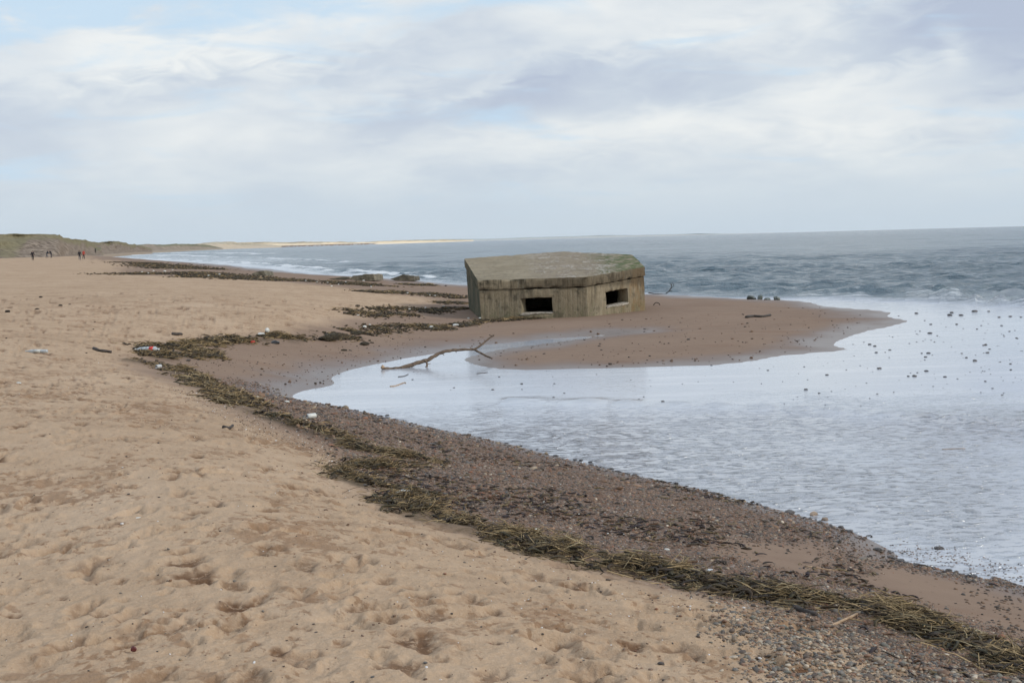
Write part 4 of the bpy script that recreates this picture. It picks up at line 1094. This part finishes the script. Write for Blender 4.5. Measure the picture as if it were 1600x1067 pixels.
def build_branches():
    wood = mat_wood('driftwood', (.045, .03, .02), (.16, .11, .07)); pale = mat_wood('broken wood', (.25, .16, .09), (.45, .32, .2))
    y0 = px_z(600, 577)[1]; c = np.array([*px_z(655, 572), 0.0])
    root = bpy.data.objects.new('driftwood_branch', None); COL.objects.link(root); root.location = c
    tag(root, 'long forked driftwood branch arching over the shallow pool edge', 'branch')
    bm = bmesh.new()
    px_limb(bm, [(597, 575, 0, 2.8), (606, 576.5, .03, 2.7), (622, 575.5, .1, 2.6), (640, 571, .25, 3.2), (655, 566, .4, 3.1), (668, 562.5, .5, 3.1), (680, 555.5, .6, 2.8), (692, 550, .7, 2.5), (705, 547.5, .8, 2.4), (720, 546.5, .9, 2.1), (742, 545.5, 1.0, 1.9)], y0, c)
    obj_bm('trunk', bm, wood, parent=root)
    for nm, sp in [('limb', [(740, 546, 1.0, 1.8), (750, 540.5, 1.1, 1.6), (760, 532, 1.2, 1.4), (768, 526, 1.3, 1.3), (771.5, 524, 1.35, 1.5)]),
                   ('limb', [(741, 546, 1.0, 1.7), (752, 552, .9, 1.6), (762, 557, .8, 1.4), (769, 560, .7, 1.3)]),
                   ('limb', [(664, 563, .45, 1.8), (667, 567, .4, 1.6), (667, 572, .3, 1.6), (664, 576, .2, 1.5)]),
                   ('twig', [(690, 551, .7, 1.0), (694, 555, .65, .5)]), ('twig', [(712, 548, .85, .9), (713, 551, .85, .5)]), ('twig', [(666, 569, .35, .8), (673, 568, .4, .4)]),
                   ('twig', [(737, 545, 1.0, .9), (734, 542, 1.0, .4)]), ('twig', [(769, 525, 1.3, .7), (764, 523, 1.3, .6)])]:
        bm = bmesh.new(); px_limb(bm, sp, y0, c, 3); obj_bm(nm, bm, wood, parent=root)
    bm = bmesh.new(); px_limb(bm, [(596.0, 572.5, 0, 3.0), (600, 575.0, -.01, 3.0)], y0, c, 2); obj_bm('broken_end', bm, pale, parent=root)
    bm = bmesh.new(); px_limb(bm, [(655, 576.2, .2, 1.3), (660, 576.2, .2, 1.5), (666, 576, .2, 1.4)], y0, c, 2); obj_bm('broken_end', bm, pale, parent=root)
    # little bare twig behind the pillbox, right
    tw = mat_wood('dark twig', (.02, .017, .014), (.06, .045, .035)); c = np.array([*px_z(1043, 459), 0.0]); yb = c[1]; bm = bmesh.new()
    for sp in ([(1040, 459.5, 0, .8), (1045, 455, 0, .7), (1048, 451, 0, .6), (1049, 446, 0, .5), (1047, 442, 0, .4)], [(1047, 452, 0, .5), (1052, 447, 0, .5), (1053, 443, 0, .4)], [(1049, 447, 0, .4), (1051, 441, 0, .3)], [(1045, 455, 0, .5), (1051, 455, 0, .4)],
               [(1013, 457.5, 0, .8), (1026, 459, 0, .7), (1042, 459.3, 0, .8)]): px_limb(bm, sp, yb, c, 3)
    tag(obj_bm('twig', bm, tw, c), 'bare forked twig standing upright right of the pillbox', 'branch')
    c = np.array([*pxg(1027, 477), 0.0]); c[2] = float(ground(c[None, :2])[0]); bm = bmesh.new(); px_limb(bm, [(1021, 477.5, 0, .7), (1023, 474, 0, .7), (1026.5, 472.8, 0, .7), (1030, 474.5, 0, .7), (1031.5, 478, 0, .7)], c[1], c, 4)
    tag(obj_bm('wire_hoop', bm, tw, c), 'rusty hoop poking from the sand right of the pillbox', 'hoop')
    def stick(pl, rad, label, mat, name='stick'):
        p0 = pxg(*pl[len(pl) // 2]); c = np.array([p0[0], p0[1], max(float(ground(p0[None])[0]), 0)]); bm = bmesh.new(); pts = []
        for u, v in pl: q = pxg(u, v); pts.append(np.array([q[0], q[1], max(float(surface(q[None])[0]), 0) + rad * .6]) - c)
        pts = smooth_line(pts, 3); limb(bm, list(pts), [rad * (1 - .35 * i / len(pts)) for i in range(len(pts))], 7); tag(obj_bm(name, bm, mat, c), label, 'stick')
    stick([(1166, 497), (1178, 495.5), (1190, 496), (1204, 493.5)], .05, 'dark stick lying on the brown spit right of the pillbox', tw)
    stick([(147, 547), (155, 550), (165, 550.5), (174, 552)], .035, 'dark stick on the sand between two bottles', tw)
    stick([(609, 604), (618, 603), (632, 598), (634, 599)], .011, 'tan stick lying in the film of water below the branch', pale)
    stick([(622, 589), (631, 588), (638, 585)], .010, 'small dark stick in the water under the branch', tw)
    stick([(745, 584), (755, 583), (762, 582)], .008, 'thin dark twig in the water right of the branch', tw)
    stick([(1257, 884), (1300, 890), (1340, 889)], .006, 'thin root lying over the damp sand patch', pale)
    stick([(1270, 980), (1310, 975), (1355, 963)], .009, 'long pale reed across the seaweed band at bottom right', pale, 'reed')
    stick([(1241, 953), (1258, 958), (1275, 966)], .018, 'black stick sticking from the seaweed band', tw)
    stick([(1472, 702), (1490, 701), (1508, 700.5)], .004, 'thin stick floating on the rippled pool at right', pale)
    stick([(268, 523), (275, 523.5), (284, 523)], .045, 'flat dark chip of wood on the dry sand above the hook', tw, 'wood_chip')
    stick([(349, 671), (358, 671), (364, 668)], .02, 'small grey twig on the sand left of the white can', tw)


# litter ---------------------------------------------------------------
def plain(name, col, rough=.4, trans=0.0):
    m, t, b = material(name); P = t.new('ShaderNodeTexCoord').outputs['Object']; n = t.noise(P, 30, 4, .6)
    t.put(b.inputs['Base Color'], t.mix(1.0, col, t.ramp(n, [(.3, .8), (.7, 1.1)]), 'MULTIPLY')); t.put(b.inputs['Roughness'], rough)
    if trans: b.inputs['Transmission Weight'].default_value = trans
    return m


def lathe(bm, prof, sides=20):
    """profile rows (x along, radius); axis along +X"""
    rings = []
    for x, r in prof: rings.append([bm.verts.new((x, r * math.cos(6.2832 * k / sides), r * math.sin(6.2832 * k / sides))) for k in range(sides)])
    for a, b in zip(rings, rings[1:]):
        for k in range(sides): bm.faces.new([a[k], a[(k + 1) % sides], b[(k + 1) % sides], b[k]])
    bm.faces.new(rings[0][::-1]); bm.faces.new(rings[-1])


def build_litter():
    white = plain('white plastic', (.55, .55, .5), .4); red = plain('red plastic', (.55, .03, .015), .35); clear = plain('cloudy plastic', (.6, .63, .62), .2, .35); metal = plain('dull metal', (.45, .44, .42), .3); dark = plain('near black', (.02, .02, .02), .4)
    def empty(name, u, v, rz, lift, label, cat):
        p = pxg(u, v); o = bpy.data.objects.new(name, None); COL.objects.link(o); o.location = (p[0], p[1], float(surface(p[None])[0]) + lift); o.rotation_euler = (0, 0, R(rz)); tag(o, label, cat); return o
    # bottles: body, label band, cap
    def bottle(u, v, rz, L, rad, bodym, bandm, capm, label, lift=None):
        root = empty('plastic_bottle', u, v, rz, rad * .8 if lift is None else lift, label, 'bottle')
        bm = bmesh.new(); lathe(bm, [(-.5 * L, rad * .7), (-.48 * L, rad * .95), (-.35 * L, rad), (-.2 * L, rad * .94), (.1 * L, rad), (.22 * L, rad * .97), (.36 * L, rad * .45), (.42 * L, rad * .32), (.46 * L, rad * .32)]); obj_bm('body', bm, bodym, parent=root)
        bm = bmesh.new(); lathe(bm, [(-.22 * L, rad * 1.02), (.1 * L, rad * 1.04)]); obj_bm('wrapper', bm, bandm, parent=root)
        bm = bmesh.new(); lathe(bm, [(.44 * L, rad * .42), (.5 * L, rad * .42)]); obj_bm('cap', bm, capm, parent=root)
    bottle(57, 551.5, 162, .46, .032, clear, white, white, 'clear bottle with white cap lying on open sand at far left')
    bottle(239, 554, -12, .28, .06, clear, red, white, 'clear bottle with red wrapper lying at the seaweed hook', .07)
    bottle(224, 549, 170, .36, .045, clear, clear, white, 'crushed colourless bottle left of the red wrapped one', .04)
    # cans
    def can(u, v, rz, s, label, lift, m=white):
        root = empty('drinks_can', u, v, rz, lift, label, 'can')
        bm = bmesh.new(); lathe(bm, [(-.06 * s, .024 * s), (-.055 * s, .031 * s), (-.045 * s, .033 * s), (.045 * s, .033 * s), (.056 * s, .027 * s)]); obj_bm('body', bm, m, parent=root)
        bm = bmesh.new(); lathe(bm, [(.0565 * s, .0265 * s), (.059 * s, .0265 * s), (.059 * s, .022 * s), (.055 * s, .021 * s), (.055 * s, .002 * s)]); obj_bm('lid', bm, metal, parent=root)
        bm = bmesh.new(); lathe(bm, [(.0560 * s, .010 * s), (.0605 * s, .010 * s)], 10); obj_bm('opening_shade', bm, dark, (0, -.008 * s, .006 * s), parent=root)  # solid dark disc painted for the shade inside the can's hole
    can(487, 662, 215, 1.0, 'pale green white can lying on the seaweed by the gravel', .10)
    can(248, 578, 250, 1.1, 'silver can end on the lower side of the seaweed hook', .06, metal)
    # floats, shells, foam pieces: pale lumps
    def lump(name, u, v, w, label, cat, m, sq=.6, lift=.0, group=None, seed=1, sub=2):
        me = rock_mesh(seed, sub, sq, .22 if cat != 'ball' else .02, 3 if cat != 'ball' else 0); me.name = name; me.materials.append(m); p = pxg(u, v); r = w / 2 / FPX * np.hypot(*p)
        o = bpy.data.objects.new(name, me); COL.objects.link(o); o.location = (p[0], p[1], float(surface(p[None])[0]) + r * sq * .5 + lift); o.scale = (r, r * .6, r); o.rotation_euler = (0, 0, random.uniform(0, 1)); tag(o, label, cat, group); return o
    lump('plastic_ball', 418, 522, 9, 'white ball resting on the upper arm of seaweed', 'ball', white, .95, .06)
    lump('foam_piece', 408, 527, 11, 'flat white foam piece below the white ball', 'litter', white, .35, .05)
    lump('red_wrapper', 395, 537, 7, 'orange red wrapper in the upper seaweed arm', 'litter', red, .6, .03)
    lump('dark_lump', 430, 537, 14, 'black weed covered lump at the end of the seaweed arm', 'litter', dark, .5)
    lump('white_stone', 448, 628, 9, 'pale stone near the left tip of the pool', 'stone', white, .5)
    lump('foam_piece', 630, 780, 25, 'long white foam strip on the straw patch', 'litter', white, .25, .05)
    lump('foam_piece', 29, 601, 8, 'small white scrap on open sand at the left edge', 'litter', white, .4)
    lump('foam_piece', 732, 498, 4, 'white scrap at the left foot of the pillbox', 'litter', white, .7)
    lump('foam_piece', 712, 511, 10, 'white block in the seaweed left of the pillbox', 'litter', white, .35, .05)
    lump('foam_piece', 674, 513, 7, 'small white scrap above the driftwood branch', 'litter', white, .5, .03)
    lump('foam_piece', 570, 513, 8, 'white scrap in the seaweed strip left of the branch', 'litter', white, .5, .03)
    lump('foam_piece', 1042, 859, 9, 'white shell like scrap on the gravel near the seaweed band', 'litter', white, .5)
    lump('plastic_scrap', 1108, 892, 14, 'pale grey flat scrap on the gravel right of the seaweed', 'litter', clear, .2, .01)
    lump('plastic_scrap', 209, 1021, 9, 'dark red scrap standing on the sand at bottom left', 'litter', plain('dark red', (.09, .015, .012)), 1.1, .01)
    lump('feather', 216, 811, 8, 'tiny white scrap on the sand at lower left', 'litter', white, .2)
    lump('weed_tuft', 1345, 893, 8, 'ball of brown weed alone on the damp sand patch', 'seaweed', mat_attr_like(), .7)
    for i, (u, v, w) in enumerate([(94, 479, 7), (58, 484, 7), (12, 488, 9), (64, 465, 6), (148, 504, 4), (135, 553, 4), (10, 529, 3), (146, 516, 3), (109, 476, 4)]):
        lump('weed_tuft', u, v, w, 'small dark clump of dried weed on the open upper sand', 'seaweed', mat_attr_like(), .5, 0, 'dried clumps on the upper sand', i)
    for i, (u, v, w, lab) in enumerate([(537, 548, 10, 'round dark weed ball left of the branch'), (569, 539, 20, 'squat olive weed tuft on damp sand left of the branch'), (581, 536, 7, 'black pebble sized weed ball beside the olive tuft'),
                                        (512, 532, 44, 'long low olive weed tuft on damp sand'), (556, 523, 20, 'olive weed tuft between the arm and the seaweed strip')]):
        lump('weed_tuft', u, v, w, lab, 'seaweed', mat_attr_like(True), .35, 0, None, 60 + i, 3)
    pl = [(222, 427), (240, 425), (232, 429), (258, 426), (270, 424), (326, 433), (343, 431), (478, 441), (495, 443), (512, 444), (518, 450), (529, 447), (540, 443), (553, 436), (568, 441), (580, 451), (637, 461), (672, 464), (680, 465), (693, 482), (665, 485), (640, 487),
          (560, 497), (578, 512), (750, 501), (830, 496), (838, 853), (876, 771), (1120, 968), (950, 850), (975, 851), (850, 800), (905, 819), (1170, 905), (720, 760)]
    for i, (u, v) in enumerate(pl):
        lump('foam_piece', u, v, random.uniform(3, 5.5), 'small pale scrap of litter caught along the seaweed lines', 'litter', white, .45, .08, 'pale scraps in the seaweed', i, 1)


_ml = {}
def mat_attr_like(ol=False):
    if ol not in _ml:
        m, t, b = material('dried weed lump'); P = t.new('ShaderNodeTexCoord').outputs['Object']; n = t.noise(P, 7, 6, .8)
        t.put(b.inputs['Base Color'], t.ramp(n, [(.35, (.02, .015, .01)), (.65, (.13, .1, .045) if ol else (.07, .045, .03))])); t.put(b.inputs['Roughness'], .9); t.put(b.inputs['Normal'], t.bump(n, 1, .3)); _ml[ol] = m
    return _ml[ol]


# people ---------------------------------------------------------------
def skin_obj(name, chains, mat, parent, root_first=True, sub=1):
    """chains: lists of (x,y,z,r); joined where points coincide"""
    idx = {}; vs = []; rs = []; es = []
    for ch in chains:
        prev = None
        for x, y, z, r in ch:
            k = (round(x, 3), round(y, 3), round(z, 3))
            if k not in idx: idx[k] = len(vs); vs.append((x, y, z)); rs.append(r)
            i = idx[k]
            if prev is not None and prev != i: es.append((prev, i))
            prev = i
    me = bpy.data.meshes.new(name); me.from_pydata(vs, es, []); o = bpy.data.objects.new(name, me); COL.objects.link(o)
    md = o.modifiers.new('skin', 'SKIN'); sv = me.skin_vertices[0].data if me.skin_vertices else None
    if sv is None:
        bm = bmesh.new(); bm.from_mesh(me); bm.verts.layers.skin.verify(); bm.to_mesh(me); bm.free(); sv = me.skin_vertices[0].data
    for i, r in enumerate(rs): sv[i].radius = (r, r) if not isinstance(r, tuple) else r; sv[i].use_root = (i == 0)
    if sub: s = o.modifiers.new('sub', 'SUBSURF'); s.levels = sub; s.render_levels = sub
    bpy.context.view_layer.update(); dg = bpy.context.evaluated_depsgraph_get(); m2 = bpy.data.meshes.new_from_object(o.evaluated_get(dg))
    o.modifiers.clear(); o.data = m2; m2.name = name; m2.materials.clear(); m2.materials.append(mat)
    for p in m2.polygons: p.use_smooth = True
    o.parent = parent; return o


def person(u, v, hpx, rz, coat, legs, label, stride=.2, bend=0.0, group=None, y=None, hood=False, long=0.0):
    """a walker: u,v of the feet, height in photo px"""
    H = 1.74; y = y or H * FPX / hpx; p = px_y(u, v, y); gz = float(ground(p[None, :2])[0])
    root = bpy.data.objects.new('person', None); COL.objects.link(root); root.location = (p[0], p[1], gz); root.rotation_euler = (0, 0, R(rz))
    tag(root, label, 'person', group)
    skin = plain('skin', (.42, .25, .18), .6); cm = plain('coat cloth', coat, .9); lm = plain('trouser cloth', legs, .9); hm = plain('dark hair', (.03, .02, .015), .8); sh = plain('shoe', (.02, .018, .016), .6)
    s = stride; b = bend
    hip = (0, 0, .92, .135); ch = (0, b * .5, 1.18, .135); sho = (0, b, 1.40, .12); nk = (0, b * 1.1, 1.50, .055); hd = (0, b * 1.15 + .01, 1.60, .09); tp = (0, b * 1.15, 1.69, .075)
    chains = [[hip, ch, sho, nk, hd, tp], [hd, (0, b * 1.15 + .09, 1.585, .018)]]
    hands = []
    for k in (-1, 1):
        f = k * s
        chains.append([hip, (k * .095, 0, .86, .095), (k * .10, f * .45 + .03, .48, .058), (k * .10, f - .02, .09, .04), (k * .10, f + .1, .04, .035)])
        hx, hy, hz = k * .29, b + .10 - f * .5, .86
        chains.append([sho, (k * .17, b, 1.40, .065), (k * .25, b - f * .15, 1.13, .045), (hx, hy, hz, .028), (hx, hy + .03, hz - .07, .026)])
        for q, L_ in enumerate((.065, .078, .073, .058)):
            oy = (q - 1.5) * .019; chains.append([(hx, hy + .03, hz - .07, .026), (hx, hy + .03 + oy, hz - .09, .009), (hx - k * .006, hy + .035 + oy, hz - .09 - L_ * .55, .008), (hx - k * .02, hy + .04 + oy, hz - .09 - L_, .007)])
        chains.append([(hx, hy, hz, .028), (hx - k * .012, hy + .045, hz - .05, .010), (hx - k * .02, hy + .06, hz - .09, .008)])
    skin_obj('body', chains, skin, root)
    hem = .78 - long
    skin_obj('coat', [[(0, 0, hem, .19), (0, 0, .95, .175), (0, b * .5, 1.18, .18), (0, b, 1.40, .15), (0, b * 1.05, 1.47, .085)]] +
             [[(0, b, 1.40, .15), (k * .17, b, 1.41, .085), (k * .25, b - k * s * .15, 1.13, .065), (k * .288, b + .09 - k * s * .5, .88, .045)] for k in (-1, 1)], cm, root)
    for k in (-1, 1):
        f = k * s
        skin_obj('trouser_leg', [[(k * .05, 0, .93, .12), (k * .095, 0, .84, .108), (k * .10, f * .45 + .03, .48, .075), (k * .10, f - .02, .10, .06)]], lm, root)
        skin_obj('shoe', [[(k * .10, f - .05, .05, .05), (k * .10, f + .05, .045, .05), (k * .10, f + .15, .035, .038)]], sh, root)
    skin_obj('hood' if hood else 'hair', [[(0, b * 1.15 - .035, 1.56, .085), (0, b * 1.15 - .03, 1.64, .098), (0, b * 1.15 - .01, 1.70, .078)]], cm if hood else hm, root)


def build_people():
    blk = (.015, .015, .018); nav = (.02, .022, .032); gry = (.10, .10, .11)
    person(51.5, 408, 15.5, 20, blk, (.03, .025, .025), 'lone walker in black coat facing the sea at far left', .22)
    person(73.5, 406.2, 12.4, -70, nav, gry, 'stooping walker in navy coat, left one of the pair bending together', .2, .28)
    person(80.5, 406.8, 12.2, 75, blk, (.02, .02, .03), 'stooping walker in black coat, right one of the pair bending together', .18, .22)
    person(124.8, 407, 15.5, 10, blk, gry, 'walker in a long black coat beside the one in red', .12, 0, None, None, True, .12)
    person(131, 407.2, 14.3, -15, (.42, .035, .02), (.03, .03, .035), 'walker in a red orange coat beside the long black coat', .14, .05)
    person(157.5, 397.2, 5.0, 10, (.03, .02, .03), blk, 'tiny distant walker on the beach below the dunes', .2, 0, None, 620)
    person(-2.5, 405, 7, 30, blk, blk, 'dark distant walker cut off by the left edge of the photo', .2, 0, None, 430)


build_ground()
build_water()
build_dunes()
build_pillbox()
build_gravel()
build_wrack()
build_stones()
build_branches()
build_litter()
build_people()


def build_haze():
    bm = bmesh.new(); bmesh.ops.create_cube(bm, size=1.0); me = bpy.data.meshes.new('haze'); bm.to_mesh(me); bm.free()
    o = bpy.data.objects.new('haze', me); COL.objects.link(o); zb, zt = -4.2, 150.0
    o.location = (0, 3500, (zb + zt) / 2); o.scale = (68000, 7800, zt - zb)
    m = bpy.data.materials.new('haze'); m.use_nodes = True; t = NT(m.node_tree); t.n.clear(); out = t.new('ShaderNodeOutputMaterial'); v = t.new('ShaderNodeVolumePrincipled')
    v.inputs['Density'].default_value = HAZE; v.inputs['Color'].default_value = (.92, .95, 1, 1); v.inputs['Anisotropy'].default_value = .1
    t.l.new(v.outputs[0], out.inputs['Volume']); me.materials.append(m); tag(o, kind='stuff', label='thin sea haze in the air over the whole bay', cat='haze')


HAZE = 2.2e-5
build_haze()
print('objects', len(bpy.data.objects))
